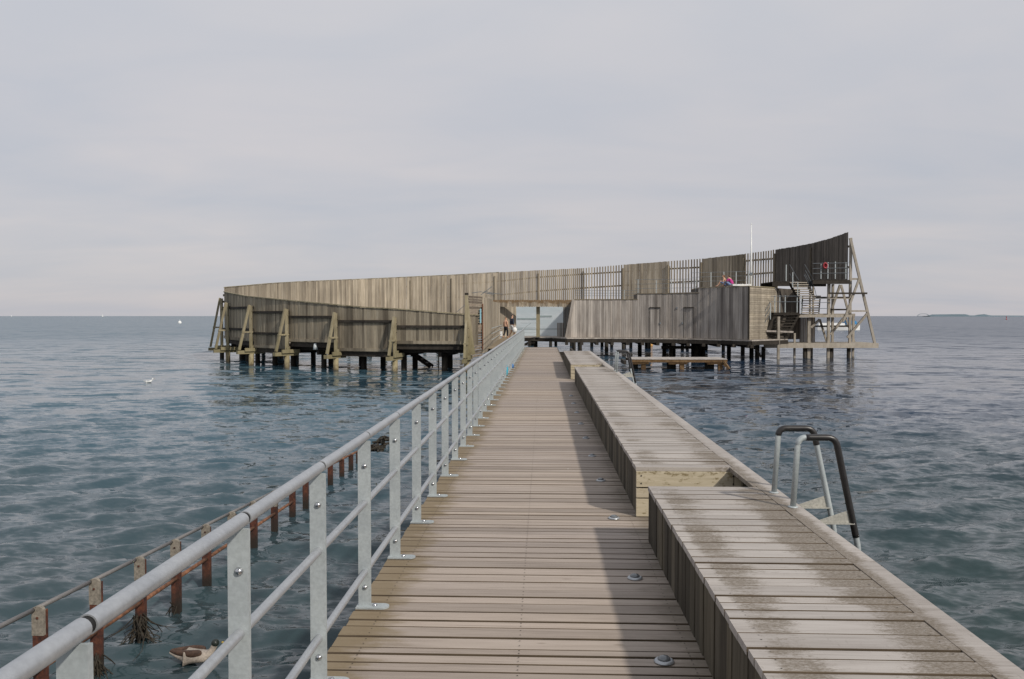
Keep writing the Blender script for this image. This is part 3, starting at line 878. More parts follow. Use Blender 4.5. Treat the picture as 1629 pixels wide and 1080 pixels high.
# --- tall back wall
ths = np.linspace(206.0, TH_END, 3400)
pts = [ring(t, rad_of(t)) for t in ths]
seg = [0.0]
for i in range(1, len(pts)): seg.append(seg[-1] + (pts[i] - pts[i - 1]).length)
seg = np.array(seg); PX = np.array([px_of(p) for p in pts])
XA = np.array([p.x for p in pts]); YA = np.array([p.y for p in pts])
i0 = int(np.argmin(PX)); 
top_tab = [(340, 461), (348, 460.5), (352, 458.5), (362, 457), (380, 455.5), (430, 451), (480, 448), (600, 443), (720, 437.5), (825, 431.5), (926, 426.5), (1063, 415.5), (1117, 411.5), (1183, 404), (1233, 397), (1262, 392.5), (1290, 387), (1320, 379), (1345, 370), (1400, 360)]
bw = empty('tall_curved_screen', (CX, CY + 20, DECK), 'tall curved plank screen rising to its highest end on the right, with open slatted bays', 'wall')
s = seg[i0]; recs = []
while s < seg[-1] - .05:
    x_ = float(np.interp(s, seg, XA)); y_ = float(np.interp(s, seg, YA)); px = float(np.interp(s, seg, PX))
    if px < 795: pitch, fill = .165, .97
    elif px < 856: pitch, fill = .19, .93
    elif px < 928: pitch, fill = .22, .84
    elif px < 991: pitch, fill = .30, .50
    elif px < 1063: pitch, fill = .20, .95
    elif px < 1116: pitch, fill = .33, .47
    elif px < 1183: pitch, fill = .18, .985
    elif px < 1233: pitch, fill = .34, .48
    else: pitch, fill = .165, .985
    x2 = float(np.interp(s + .05, seg, XA)); y2 = float(np.interp(s + .05, seg, YA))
    ang = math.atan2(y2 - y_, x2 - x_)
    zt = zat(x_, y_, interp(top_tab, px)) + random.uniform(-.02, .02)
    zb = DECK + .05 if px < 1233 else zat(x_, y_, interp([(1233, 449), (1300, 447.5), (1345, 445)], px))
    w = pitch * fill * random.uniform(.93, 1.0)
    vis = 500 if px < 780 else 477 if px < 1010 else 466 if px < 1112 else 456
    zv = max(zb, zat(x_, y_, vis))
    recs.append([x_, y_, zb, zt, w, .035, ang, px, (zt - zv) * w / (y_ * y_)])
    s += pitch
recs_s = sorted(range(len(recs)), key=lambda i: -recs[i][8])
big = set(recs_s[:298]); rest = MB(); rest_d = MB()
for i, q in enumerate(recs):
    x_, y_, zb, zt, w, t_, ang, px, _ = q
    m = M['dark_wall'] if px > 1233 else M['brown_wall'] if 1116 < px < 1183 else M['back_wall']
    jit = random.uniform(-.012, .012)
    xx, yy = x_ - math.sin(ang) * jit, y_ + math.cos(ang) * jit
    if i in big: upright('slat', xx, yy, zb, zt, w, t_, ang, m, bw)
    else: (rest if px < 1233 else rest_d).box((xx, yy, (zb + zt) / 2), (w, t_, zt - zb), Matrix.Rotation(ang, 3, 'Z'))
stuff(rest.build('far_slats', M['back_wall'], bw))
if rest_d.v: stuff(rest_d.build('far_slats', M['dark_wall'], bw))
# rails that carry the slats and posts between bays, on the outer side; laid as short chords
rail_tabs = [[(350, 470), (718, 452.5), (787, 448), (856, 441), (928, 436), (1063, 427.5), (1116, 425), (1183, 415), (1233, 411), (1345, 392)],
             [(350, 480), (718, 473), (787, 470), (856, 463), (928, 458), (1063, 449.5), (1116, 447), (1183, 437), (1233, 433), (1345, 425)]]
for tab in rail_tabs:
    s = seg[i0] + .5
    while s < seg[-1] - 1.2:
        q = []
        for ss in (s, s + 1.5):
            x_ = float(np.interp(ss, seg, XA)); y_ = float(np.interp(ss, seg, YA)); px = float(np.interp(ss, seg, PX))
            d = Vector((x_ - CX, y_ - CY)).normalized() * .075
            q.append(Vector((x_ + d.x, y_ + d.y, zat(x_, y_, interp(tab, px)))))
        beam('rail_beam', q[0], q[1] + (q[1] - q[0]) * .01, .07, .16, M['brown_wall'], bw)
        s += 1.5
for pxp in (653, 718, 787, 856, 928, 991, 1063, 1116, 1183, 1233, 1290):
    k = i0 + int(np.argmin(np.abs(PX[i0:] - pxp)))
    d = (Vector((XA[k] - CX, YA[k] - CY))).normalized()
    for off, zz in ((-.10, 0), (.17, 0)):
        upright('post', XA[k] + d.x * off, YA[k] + d.y * off, DECK, zat(XA[k], YA[k], interp(top_tab, pxp)) - (.35 if off < 0 else .5), .12, .12, math.atan2(d.y, d.x) + math.pi / 2, M['brown_wall'], bw)
kk = len(pts) - 1
# cap board on the closed left half
s = seg[i0]
while PX[int(np.argmin(np.abs(seg - s)))] < 790:
    q = []
    for ss in (s, s + 1.0):
        x_ = float(np.interp(ss, seg, XA)); y_ = float(np.interp(ss, seg, YA)); px = float(np.interp(ss, seg, PX))
        q.append(Vector((x_, y_, zat(x_, y_, interp(top_tab, px)) + .03)))
    beam('cap_board', q[0], q[1] + (q[1] - q[0]) * .01, .10, .05, M['frame'], bw)
    s += 1.0

# --- low front wall on the left
top_f = [(340, 460.5), (348, 460.5), (350.5, 463.6), (370, 467.5), (391, 471.7), (451.8, 477.7), (512.6, 483.2), (573, 489), (640, 492.5), (741.8, 501), (760, 502)]
fw = empty('low_curved_wall', (-14, 50, DECK), 'low curved wall of vertical boards at the left, held by timber frames', 'wall')
TH_T = float(ths[i0])
thf = np.linspace(TH_T, 268.5, 2000)
PF = [ring(t, R0) for t in thf]; PXF = np.array([px_of(p) for p in PF])
segf = np.arange(len(thf)) * (math.radians(thf[1] - thf[0]) * R0)
def th_at(px, r=R0):
    g = [px_of(ring(t, r)) for t in thf]
    return float(thf[int(np.argmin(np.abs(np.array(g) - px)))])
af_px = [346.5, 362, 399, 456, 534, 628, 742]
af_th = [172.0, 0, 0, 0, 0, 0, 0]
for i in range(1, 7): af_th[i] = th_at(af_px[i], R0 + .22)
af_th[0] = TH_T - 1.5
bot_list = [(af_th[1], 1.50), (af_th[2], 1.50), (af_th[3], 1.10), (af_th[4], 1.56), (af_th[5], 1.08), (269, 1.54)]
def wall_bottom(t):
    for lim, z in bot_list:
        if t <= lim: return z
    return 1.54
s = 0.0; pitch = .155
while s < segf[-1]:
    t = float(np.interp(s, segf, thf)); p = ring(t, R0)
    zt = zat(p.x, p.y, interp(top_f, px_of(p))) + random.uniform(-.01, .01)
    zb = wall_bottom(t)
    ang = math.radians(t) + math.pi / 2
    j = random.uniform(-.01, .01)
    upright('board', p.x + j * math.cos(math.radians(t)), p.y + j * math.sin(math.radians(t)), zb, zt, pitch - .008, .03, ang, M['front_wall'], fw)
    s += pitch
def chord(t0, t1, r, z0, z1, w, h, name, m, parent, step=2.5):
    n = max(1, int(abs(t1 - t0) / step))
    for k in range(n):
        ta = t0 + (t1 - t0) * k / n; tb = t0 + (t1 - t0) * (k + 1) / n
        a = ring(ta, r); b = ring(tb, r)
        a.z = z0 + (z1 - z0) * k / n; b.z = z0 + (z1 - z0) * (k + 1) / n
        beam(name, a, b + (b - a) * .004, w, h, m, parent)
# cap
k = 0
s = 0.0
while s < segf[-1] - .1:
    q = []
    for ss in (s, min(s + 1.1, segf[-1])):
        t = float(np.interp(ss, segf, thf)); p = ring(t, R0 + .02)
        q.append(Vector((p.x, p.y, zat(p.x, p.y, interp(top_f, px_of(p))) + .035)))
    beam('cap_board', q[0], q[1] + (q[1] - q[0]) * .008, .13, .055, M['frame'], fw)
    s += 1.1
pan = [(0, 489.5, 523.5), (1, 489.5, 523.5), (2, 496.5, 530.5), (3, 504, 0), (4, 511, 0), (5, 519.5, 0)]
for i in range(6):
    if i == 0: ta, tb = TH_T, af_th[1]
    else: ta, tb = af_th[i], af_th[i + 1]
    pm_ = ring((ta + tb) / 2, R0)
    for yv in pan[i][1:]:
        if yv:
            z = zat(pm_.x, pm_.y, yv); chord(ta, tb, R0 + .07, z, z, .11, .14, 'rail_beam', M['dark'], fw)
    z = wall_bottom((ta + tb) / 2)
    chord(ta, tb, R0 + .03, z + .12, z + .12, .10, .17, 'rail_beam', M['front_wall'], fw)
    chord(ta, tb, R0 - .13, z - .14, z - .14, .16, .28, 'rail_beam', M['dark'], fw)

# timber frames (buttresses), each a thing of its own
tops = [474.7, 481.8, 486, 492, 498, 505, 512]
labs = ['outermost slanting timber frame at the far left end of the low wall', 'second timber frame from the left, in front of the low wall corner',
        'third timber frame from the left, braced against the low wall', 'fourth timber frame from the left with a pale pile in the water',
        'fifth timber frame from the left, at the middle of the low wall', 'sixth timber frame from the left with a whitish pile below',
        'rightmost mossy timber frame at the end of the low wall near the railing']
RO = R0 + .22
for i in range(7):
    t = af_th[i]
    a = ring(t, RO); o_ = ring(t, RO + .78); inn = ring(t, R0 - .6); far_ = ring(t, RO + .95)
    zt = zat(a.x, a.y, tops[i])
    root = empty('buttress', (a.x, a.y, 0), labs[i], 'buttress', 'timber frames bracing the low wall')
    zf = zat(o_.x, o_.y, [554, 557, 559, 562, 566, 569, 573][i])
    w = .17
    V = lambda p, z: Vector((p.x, p.y, z))
    beam('upright', V(a, zf), V(a, zt), w, w, M['frame'], root)
    beam('brace', V(ring(t, RO + .80), zf + .10), V(ring(t, RO + .10), zt + .04), .12, w * .9, M['frame'], root)
    zm = zf + (zt - zf) * .42
    beam('tie', V(ring(t, RO - .1), zm), V(ring(t, RO + .62), zm), .19, .10, M['frame'], root)
    beam('foot_beam', V(inn, zf - .06), V(far_, zf - .06), .24, .22, M['frame'], root)
    tang = Vector((-math.sin(math.radians(t)), math.cos(math.radians(t)), 0))
    beam('foot_beam', V(inn, zf + .1) + tang * .17, V(ring(t, RO + .5), zf + .1) + tang * .17, .10, .22, M['frame'], root)
    beam('cleat', V(a, zf + .36) + tang * .14, V(a, zf + .02) + tang * .14, .12, .16, M['frame'], root)
    for q in (.06, .55):
        zz = zt - .3 - q
        MB().tube([V(a, zz) - tang * .12, V(a, zz) + tang * .12], .022, 8).build('bolt', M['dark'], root, True)
    b = MB().tube([V(a, -1.2), V(a, zf - .17)], .155, 12)
    b.build('pile', M['pale_pile'] if i > 0 else M['pile'], root, True)

# --- ring deck with joists and dark piles
rd = empty('ring_deck', (CX, CY - 19, DECK), 'dark timber walkway deck on piles under and behind the low wall', 'deck')
poly = [tuple(ring(t, 21.7))[:2] for t in np.linspace(150, 266, 40)] + [tuple(ring(t, 17.5))[:2] for t in np.linspace(266, 150, 40)]
MB().prism(poly, DECK - .10, DECK).build('deck_boards', M['front_wall'], rd)
chord(168, 266, 21.2, DECK - .26, DECK - .26, .2, .3, 'joist', M['dark'], rd, 5)
chord(168, 266, 18.0, DECK - .26, DECK - .26, .2, .3, 'joist', M['dark'], rd, 5)
random.seed(5)
for t in list(np.arange(176, 266, 7.2)):
    for r_ in (20.9, 18.1):
        p = ring(t + random.uniform(-1.2, 1.2), r_)
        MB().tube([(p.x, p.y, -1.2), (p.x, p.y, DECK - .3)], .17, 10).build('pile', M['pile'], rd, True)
    a, b_ = ring(t, 17.6), ring(t, 21.6)
    beam('joist', (a.x, a.y, DECK - .5), (b_.x, b_.y, DECK - .5), .2, .26, M['dark'], rd)
# back half of the ring deck
poly = [tuple(ring(t, 21.9))[:2] for t in np.linspace(20, 149, 50)] + [tuple(ring(t, 17.5))[:2] for t in np.linspace(149, 20, 50)]
bd = empty('back_deck', (CX, CY + 19, DECK), 'far side walkway deck behind the opening of the sea bath', 'deck')
MB().prism(poly, DECK - .12, DECK - .01).build('deck_boards', M['front_wall'], bd)
for t in np.arange(22, 148, 7):
    for r_ in (21, 18.2):
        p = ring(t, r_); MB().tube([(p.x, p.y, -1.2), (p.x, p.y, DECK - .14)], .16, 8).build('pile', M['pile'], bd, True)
# hanging bucket lamps under the low wall
for (px, py, lb) in ((502, 551, 'left zinc bucket lamp under the low wall'), (588, 565, 'middle zinc bucket lamp hanging lower than the others'), (682, 553, 'right zinc bucket lamp under the low wall')):
    Yb = 47.0 if px > 520 else 48.3
    p = at(px, py, Yb)
    r = empty('bucket_lamp', (p.x, p.y, p.z + .2), lb, 'lamp', 'zinc bucket lamps hanging under the low wall')
    MB().lathe((p.x, p.y, p.z), [(.15, -.19), (.13, -.0), (.10, .17), (.05, .19)], 14).build('lamp_shade', M['zinc'], r, True)
    MB().tube([(p.x, p.y, p.z + .19), (p.x, p.y, p.z + .5)], .02, 6).build('hanger', M['zinc'], r, True)
# small stair down to the water under the low wall
p0 = at(650, 560, 49.5)
r = empty('water_stair', (p0.x, 49.5, 0), 'dark steps down to the water below the low wall', 'steps')
for k in range(4):
    beam('tread', (p0.x + .35 * k, 49.0, .95 - .22 * k), (p0.x + .35 * k, 50.3, .95 - .22 * k), .30, .06, M['dark'], r)
for yy in (49.0, 50.3):
    beam('stringer', (p0.x - .2, yy, 1.15), (p0.x + 1.4, yy, .05), .06, .16, M['dark'], r)
beam('handrail', (p0.x + .2, 48.95, 1.9), (p0.x + 1.9, 48.95, .85), .05, .05, M['dark'], r)
beam('handrail', (p0.x + 1.9, 48.95, .9), (p0.x + 1.9, 48.95, -.2), .05, .05, M['dark'], r)

# --- entrance walls: the low wall turns inward
ew = empty('entrance_wall', (-3.7, 52, DECK), 'entrance side wall with stacked horizontal boards and wide upright boards', 'wall')
A0 = ring(267.2, R0); A0 = Vector((A0.x, A0.y, 0))
def pl_pt(px, Y): q = at(px, 502, Y); return Vector((q.x, q.y, 0))
c0, c1, c2, c3, c4_ = pl_pt(746, 46.2), pl_pt(766.5, 49.0), pl_pt(783, 54.0), pl_pt(795, 60.0), pl_pt(821, 66.7)
# leaning green end of the low wall
b = MB()
zt_ = zat(c0.x, c0.y, 470)
za_ = 1.0
b.add([(A0.x - .35, A0.y - .1, za_), (A0.x + .28, A0.y - .1, za_), (c0.x - .02, A0.y - .1, zt_), (c0.x - .14, A0.y - .1, zt_),
       (A0.x - .35, A0.y + .1, za_), (A0.x + .28, A0.y + .1, za_), (c0.x - .02, A0.y + .1, zt_), (c0.x - .14, A0.y + .1, zt_)],
      [(0, 1, 2, 3), (7, 6, 5, 4), (0, 4, 5, 1), (1, 5, 6, 2), (2, 6, 7, 3), (3, 7, 4, 0)])
b.build('end_post', M['frame'], ew)
MB().box((c0.x - .07, A0.y, zt_ + .07), (.2, .2, .12)).build('post_cap', M['dark'], ew)
# horizontally stacked boards
z = .75; top = zat(c0.x, c0.y, 471.5)
while z < top:
    h = random.uniform(.13, .17); j = random.uniform(-.02, .02)
    beam('stacked_board', (c0.x + j, c0.y, z + h / 2), (c1.x + j, c1.y, z + h / 2 + random.uniform(-.01, .01)), .06, h - .03, M['stack'], ew)
    z += h
def upright_run(a, b, n, ztop, zbot, name, m, parent, gap=.012, thick=.05, jit=.01):
    d = b - a; L = d.length; ang = math.atan2(d.y, d.x)
    for k in range(n):
        p = a + d * ((k + .5) / n)
        zt = ztop(k / max(n - 1, 1)) if callable(ztop) else ztop
        j = random.uniform(-jit, jit)
        upright(name, p.x - math.sin(ang) * j, p.y + math.cos(ang) * j, zbot, zt, L / n - gap, thick, ang, m, parent)
upright_run(c1, c2, 9, zat(c1.x, c1.y, 473), .9, 'board', M['back_wall'], ew, jit=.03)
upright_run(c2, c3, 10, zat(c2.x, c2.y, 479.5), 1.2, 'board', M['back_wall'], ew, jit=.02)
upright_run(pl_pt(794.5, 65.7), c4_, 12, zat(c4_.x, c4_.y, 486), DECK, 'board', M['back_wall'], ew)
q = at(766, 502, 48.4); 
beam('sign_board', at(764.5, 491, 48.2), at(764.5, 514, 48.2), .42, .05, M['sign'], ew)
beam('door_panel', at(768.2, 483, 48.9), at(768.2, 556, 48.9), .30, .04, M['brown_door'], ew)
# thin wire stays over the entrance wall
b = MB()
wy = 52
for pth in ([(750, 466), (765, 464), (785, 469)], [(765, 469), (783, 455.5)], [(785, 466.5), (770, 463)], [(727, 496), (742, 483)], [(775, 466), (800, 468)]):
    b.tube([at(px, py, wy) for px, py in pth], .018, 5)
b.build('stay_wires', M['wire'], ew)

# lintel beam over the opening
lt = empty('entrance_lintel', (-.8, 65.5, 4), 'boarded lintel over the entrance opening, stained brown', 'lintel')
la, lb_ = at(784, 502, 65.3), at(913, 502, 65.3)
n = 34
for k in range(n):
    x0 = la.x + (lb_.x - la.x) * (k + .5) / n
    upright('board', x0, 65.3, zat(x0, 65.3, 488.2) + random.uniform(-.02, .02), zat(x0, 65.3, 477.2) + random.uniform(-.01, .03), (lb_.x - la.x) / n - .02, .06, 0, M['lintel'], lt)
beam('head_beam', (la.x, 65.42, zat(0, 65.3, 482.5)), (lb_.x, 65.42, zat(0, 65.3, 482.5)), .14, .42, M['frame'], lt)
P0 = at(856, 502, 66.0)
upright('post', P0.x, 66.0, DECK, zat(P0.x, 66, 488), .30, .3, 0, M['frame'], lt)
P0 = at(906, 502, 66.0)
# glazed screens behind the opening
gs = empty('glass_screen', (at(860, 502, 69).x, 69, DECK), 'pale glass screens seen through the entrance opening', 'glass screen')
for a, b_, in ((808, 853), (858, 908)):
    pa, pb = at(a, 537, 69), at(b_, 537, 69)
    zt = zat(pa.x, 69, 483)
    MB().box(((pa.x + pb.x) / 2, 69, (DECK + zt) / 2 + .01), (pb.x - pa.x, .03, zt - DECK - .02)).build('pane', M['glass'], gs)
    y_ = 507 if a < 850 else 503
    zc = zat(pa.x, 68.95, y_)
    x0 = pa.x if a > 850 else at(823, 500, 69).x
    MB().box(((x0 + pb.x) / 2 - (.8 if a > 850 else 0), 68.96, zc), (pb.x - x0 - (1.6 if a > 850 else 0), .03, .12)).build('band', M['glass_band'], gs)
    MB().box(((pa.x + pb.x) / 2, 68.97, DECK + .6), (pb.x - pa.x, .02, .05)).build('band', M['glass_band'], gs)
bx = empty('slatted_box', (at(891, 530, 66.4).x, 66.4, DECK), 'low slatted wooden bin against the cabin corner in the opening', 'bin')
for k in range(5):
    q = at(887 + 2.1 * k, 530, 66.4)
    upright('slat', q.x, 66.4, DECK, zat(q.x, 66.4, 513.5), .09, .04, 0, M['block'], bx)
ck = empty('corner_post_wall', (at(900, 530, 66.2).x, 66.2, DECK), 'dark recess boards beside the sloping cabin edge', 'wall')
for k in range(7):
    q = at(897 + 2.2 * k, 530, 66.3)
    upright('board', q.x, 66.35, DECK, zat(q.x, 66.3, 486), .10, .05, 0, M['dark_wall'], ck)

# --- cabins on the right: curved front with three roof steps
cb_tab = [(901, 537.2), (950, 537.1), (1000, 537.3), (1073, 538.0), (1120, 538.9), (1160, 539.8), (1191, 540.8)]
base_pts = [gy(px, interp(cb_tab, px), DECK) for px in np.arange(901, 1191.1, 1.0)]
bx_ = np.array([p.x for p in base_pts]); by_ = np.array([p.y for p in base_pts])
by_ = np.convolve(np.pad(by_, 25, mode='reflect', reflect_type='odd'), np.ones(51) / 51, 'valid')
sb = np.concatenate([[0], np.cumsum(np.hypot(np.diff(bx_), np.diff(by_)))])
def bpt(s): return float(np.interp(s, sb, bx_)), float(np.interp(s, sb, by_))
cabin = empty('bathing_cabins', (8, 63, DECK), 'long timber cabin block of vertical boards with a roof rising in three steps', 'cabin')
def roof_py(px):
    if px < 1013.8: return 476.5
    if px < 1111.5: return 467.6 - (px - 1014) * .035
    return 457.6 - (px - 1112) * .028
s = .09; pitch = .172
while s < sb[-1]:
    x_, y_ = bpt(s); x2, y2 = bpt(min(s + .05, sb[-1])); x1, y1 = bpt(max(s - .05, 0))
    ang = math.atan2(y2 - y1, x2 - x1)
    px = proj((x_, y_, EYE))[0]
    zt = zat(x_, y_, roof_py(px))
    if px < 912: zt = min(zt, zat(x_, y_, 537 - (px - 900.0) / 11.5 * 60.0))
    j = random.uniform(-.012, .012)
    if zt > DECK + .1:
        upright('board', x_ - math.sin(ang) * j, y_ + math.cos(ang) * j, DECK + .03, zt, pitch - .010, .035, ang, M['block'], cabin)
    s += pitch
beam('edge_board', (base_pts[0].x, base_pts[0].y - .06, DECK + .03), (base_pts[11].x, base_pts[11].y - .06, zat(bx_[11], by_[11], 476.3)), .05, .22, M['block'], cabin)
# roof slabs and rear walls
for a, b_ in ((911, 1013.8), (1013.8, 1111.6), (1111.6, 1191)):
    ss = np.linspace(np.interp(a, np.arange(901, 1191.1, 1.0), sb), np.interp(b_, np.arange(901, 1191.1, 1.0), sb), 9)
    fr = [bpt(q) for q in ss]
    zm = [zat(x_, y_, roof_py(proj((x_, y_, EYE))[0] + (1 if k_ < 4 else -1))) for k_, (x_, y_) in enumerate(fr)]
    z = min(zm)
    poly = [(x_, y_ - .05) for x_, y_ in fr] + [(x_ + .2, y_ + 4.6) for x_, y_ in fr[::-1]]
    MB().prism(poly, z - .02, z + .05).build('roof', M['front_wall'], cabin)
    poly = [(x_, y_ + .03) for x_, y_ in fr] + [(x_ + .2, y_ + 4.5) for x_, y_ in fr[::-1]]
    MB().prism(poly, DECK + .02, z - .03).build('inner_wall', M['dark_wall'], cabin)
# door outlines with drip boards
for (pa, pb) in ((1033, 1050), (1087, 1103)):
    for pxx in (pa, pb):
        k = int(round(pxx - 901)); x_, y_ = bx_[k], by_[k]
        upright('door_edge', x_, y_ - .035, DECK + .04, zat(x_, y_, 489), .025, .02, 0, M['dark'], cabin)
    ka, kb_ = pa - 901, pb - 901
    beam('drip_board', (bx_[ka], by_[ka] - .06, zat(bx_[ka], by_[ka], 489)), (bx_[kb_], by_[kb_] - .06, zat(bx_[kb_], by_[kb_], 489)), .08, .05, M['dark'], cabin)
for pxx, pyy in ((1050, 514), (1085.5, 514), (1076, 490)):
    k = int(pxx - 901); MB().box((bx_[k], by_[k] - .06, zat(bx_[k], by_[k], pyy)), (.08, .06, .16)).build('latch', M['wire'], cabin)
# end face of horizontal boards
E0 = Vector((bx_[-1], by_[-1], 0)); E1 = pl_pt(1235, E0.y + 3.5)
ztE = zat(E0.x, E0.y, 455.6)
z = DECK + .02
while z < ztE - .02:
    h = .155
    j = random.uniform(-.006, .006)
    beam('end_board', (E0.x + .02, E0.y - .02 + j, z + h / 2), (E1.x, E1.y - .02 + j, z + h / 2), .04, min(h, ztE - z) - .012, M['block_end'], cabin)
    z += h
MB().prism([(E0.x, E0.y + .05), (E1.x - .05, E1.y + .05), (E1.x - .3, E1.y + 3), (E0.x, E0.y + 4.5)], DECK + .02, ztE - .03).build('inner_wall', M['dark_wall'], cabin)
MB().prism([(E0.x, E0.y - .06), (E1.x + .02, E1.y - .06), (E1.x - .3, E1.y + 3.05), (E0.x, E0.y + 4.55)], ztE - .005, ztE + .05).build('roof', M['frame'], cabin)
beam('corner_board', (E0.x, E0.y - .045, DECK), (E0.x, E0.y - .045, ztE), .07, .07, M['dark'], cabin)
# curved wall behind the stairs, platform shade painted into its dark boards
sw = empty('stair_wall', (E1.x + 1, E1.y + 1, DECK), 'curved upright boards behind the tower stairs, shade painted into their colour', 'wall')
G0 = E1; G1 = pl_pt(1252, E1.y + 1.9); G2 = pl_pt(1272, E1.y + 2.2); G3 = pl_pt(1297, E1.y + 1.8)
upright_run(G0, G1, 10, ztE, DECK, 'board', M['dark_wall'], sw)
upright_run(G1, G2, 7, ztE, DECK - .1, 'board', M['dark_wall'], sw)
upright_run(G2, G3, 9, zat(G2.x, G2.y, 505), DECK - .4, 'board', M['block'], sw)

# platform under the cabins
pf = empty('cabin_platform', (7, 64, DECK), 'timber platform on dark piles carrying the cabins', 'platform')
fr = [(at(826, 502, 66.6).x, 66.6), (at(880, 502, 66.0).x, 65.6)] + [(float(bx_[k]), float(by_[k]) - .45) for k in range(0, 290, 24)] + [(E0.x + .1, E0.y - .45), (E1.x + .6, E1.y - .9)]
back = [(x_ + .3, y_ + 7.5) for x_, y_ in fr[::-1]]
MB().prism(fr + back, DECK - .07, DECK + .012).build('deck_boards', M['block'], pf)
for k in range(len(fr) - 1):
    a, b_ = fr[k], fr[k + 1]
    beam('edge_beam', (a[0], a[1] + .1, DECK - .22), (b_[0], b_[1] + .1, DECK - .22), .14, .28, M['dark'], pf)
random.seed(9)
for px, Yo in ((852, 67.5), (913, 76), (923, 75), (965, 72), (992, 78), (1018, 68), (1057, 66), (1068, 64.5), (1072, 68), (1103, 66.5), (1108, 64), (1114, 67), (1119, 65), (1160, 65.5), (1182, 67), (1196, 64), (1205, 62)):
    q = at(px, 502, Yo)
    MB().tube([(q.x, Yo, -1.2), (q.x, Yo, DECK - .1)], .17, 10).build('pile', M['pile'], pf, True)
for k in range(2, len(fr) - 1, 1):
    a = fr[k]
    beam('crossbeam', (a[0], a[1] - .15, DECK - .44), (a[0] + .2, a[1] + 7, DECK - .44), .24, .22, M['dark'], pf)
a, b_ = at(1052, 552.5, 64.2), at(1126, 552.5, 64.2)
beam('crossbeam', a, b_, .12, .24, M['dark'], pf)
# steps off the platform
st = empty('water_stair', (at(838, 540, 65.5).x, 65.5, .8), 'small dark steps down from the platform edge beyond the pier end', 'steps')
for k in range(3):
    q = at(846 - 7 * k, 541.5 + 3.6 * k, 65.6)
    beam('tread', q, q + Vector((.62, 0, 0)), .9, .06, M['dark'], st)
beam('stringer', at(851, 538.5, 65.4), at(830, 551, 65.4), .07, .16, M['dark'], st)
beam('stringer', at(851, 538.5, 66.1), at(830, 551, 66.1), .07, .16, M['dark'], st)
st = empty('water_stair', (at(1206, 555, 61).x, 61, .8), 'dark steps into the water under the corner of the cabins', 'steps')
for k in range(4):
    q = at(1196 + 2.2 * k, 552 + 3.1 * k, 61.3)
    beam('tread', q, q + Vector((.9, 0, 0)), .5, .05, M['dark'], st)
beam('stringer', at(1198, 549, 61.0), at(1211, 568, 61.0), .06, .15, M['dark'], st)

# roof railing: thin posts and wires
rf = empty('roof_railing', (8, 63, 5), 'thin wire railing along the stepped cabin roof', 'railing')
def rline(pts, Y, r=.014): return MB().tube([at(px, py, Y) for px, py in pts], r, 5)
for px, y0, y1, Y in ((941, 458, 476, 66), (968, 462, 476, 66), (993, 461, 476, 66), (1015, 444, 476, 65), (1044, 446, 467, 64.5), (1068, 444, 466, 64.5), (1088, 444, 465, 63.5), (1107, 443, 464, 63), (1131, 433, 457, 62), (1151.5, 432.5, 457, 61.5), (1171, 432, 456, 61), (1191, 431, 455, 60.6)):
    a, b_ = at(px, y1, Y), at(px, y0, Y)
    upright('post', a.x, Y, a.z, b_.z, .055, .03, 0, M['galv'], rf)
for dy in (0, 7, 14):
    rline([(915, 462 + dy * .6), (1014, 462 + dy * .6)], 66).build('wire', M['wire'], rf)
    rline([(1010, 445 + dy), (1110, 443.5 + dy)], 64).build('wire', M['wire'], rf)
    rline([(1100, 434 + dy), (1192, 431.5 + dy)], 62).build('wire', M['wire'], rf)

# flagpole
q = at(1194.5, 455, 61.5)
fp = empty('flagpole', (q.x, 61.5, q.z), 'slim white flagpole rising from the cabin roof', 'flagpole')
zt = zat(q.x, 61.5, 357)
MB().tube([(q.x, 61.5, q.z - 1.0), (q.x, 61.5, q.z + 2.2), (q.x, 61.5, zt)], [.085, .065, .028], 12).build('pole', M['white_paint'], fp, True)
MB().lathe((q.x, 61.5, zt), [(.02, 0), (.05, .04), (.02, .09)], 10).build('finial', M['white_paint'], fp, True)
MB().box((q.x, 61.42, q.z + .9), (.16, .1, .2)).build('cleat', M['wire'], fp)

# --- diving tower
tw = empty('diving_tower', (21, 63, 0), 'open timber diving tower frame with slanted braces at the right end', 'tower')
YF = 62.0
def T(px, py, Y=YF): return at(px, py, Y)
def vpost(px, ytop, Y, w, m='tower', zb=-1.2):
    a = T(px, 540, Y); upright('post', a.x, Y, zb, zat(a.x, Y, ytop), w, w, 0, M[m], tw)
for px, yt, Y, w in ((1238.3, 503.5, 60.25, .17), (1286.4, 505, 62.0, .22), (1317.7, 449, 62.0, .19), (1351.7, 378.5, 62.0, .17),
                     (1264, 530, 62.3, .14), (1291, 503, 65.0, .18), (1324, 452, 64.5, .17), (1357, 500, 65.0, .16)):
    vpost(px, yt, Y, w)
for px in (1215, 1281, 1322, 1351): 
    a = T(px, 560, 61.95); MB().tube([(a.x, 62.05, -1.2), (a.x, 62.05, .82)], .15, 10).build('pile', M['pile'], tw, True)
def br(p, q, w=.13, m='tower', Y=61.8, Y2=None):
    beam('brace', T(p[0], p[1], Y), T(q[0], q[1], Y2 or Y), w, w * 1.15, M[m], tw)
br((1352.5, 378.5), (1391.8, 547), .15, Y=61.75)
br((1367, 443), (1346, 500), .13, Y=61.6)
br((1346, 500), (1341, 512), .12, Y=61.6)
br((1381, 497), (1348, 537), .14, Y=61.6)
br((1336.5, 453), (1321, 498), .14, 'tower', 63.6)
br((1338, 453), (1350, 498), .13, 'tower', 63.8)
br((1342, 506), (1321, 532), .14, 'tower', 63.6)
br((1304, 508), (1290, 521), .14, 'tower', 62.2)
br((1304, 508), (1315, 543), .12, 'tower', 64.8)
br((1345, 505), (1360, 546), .12, 'tower', 65.2)
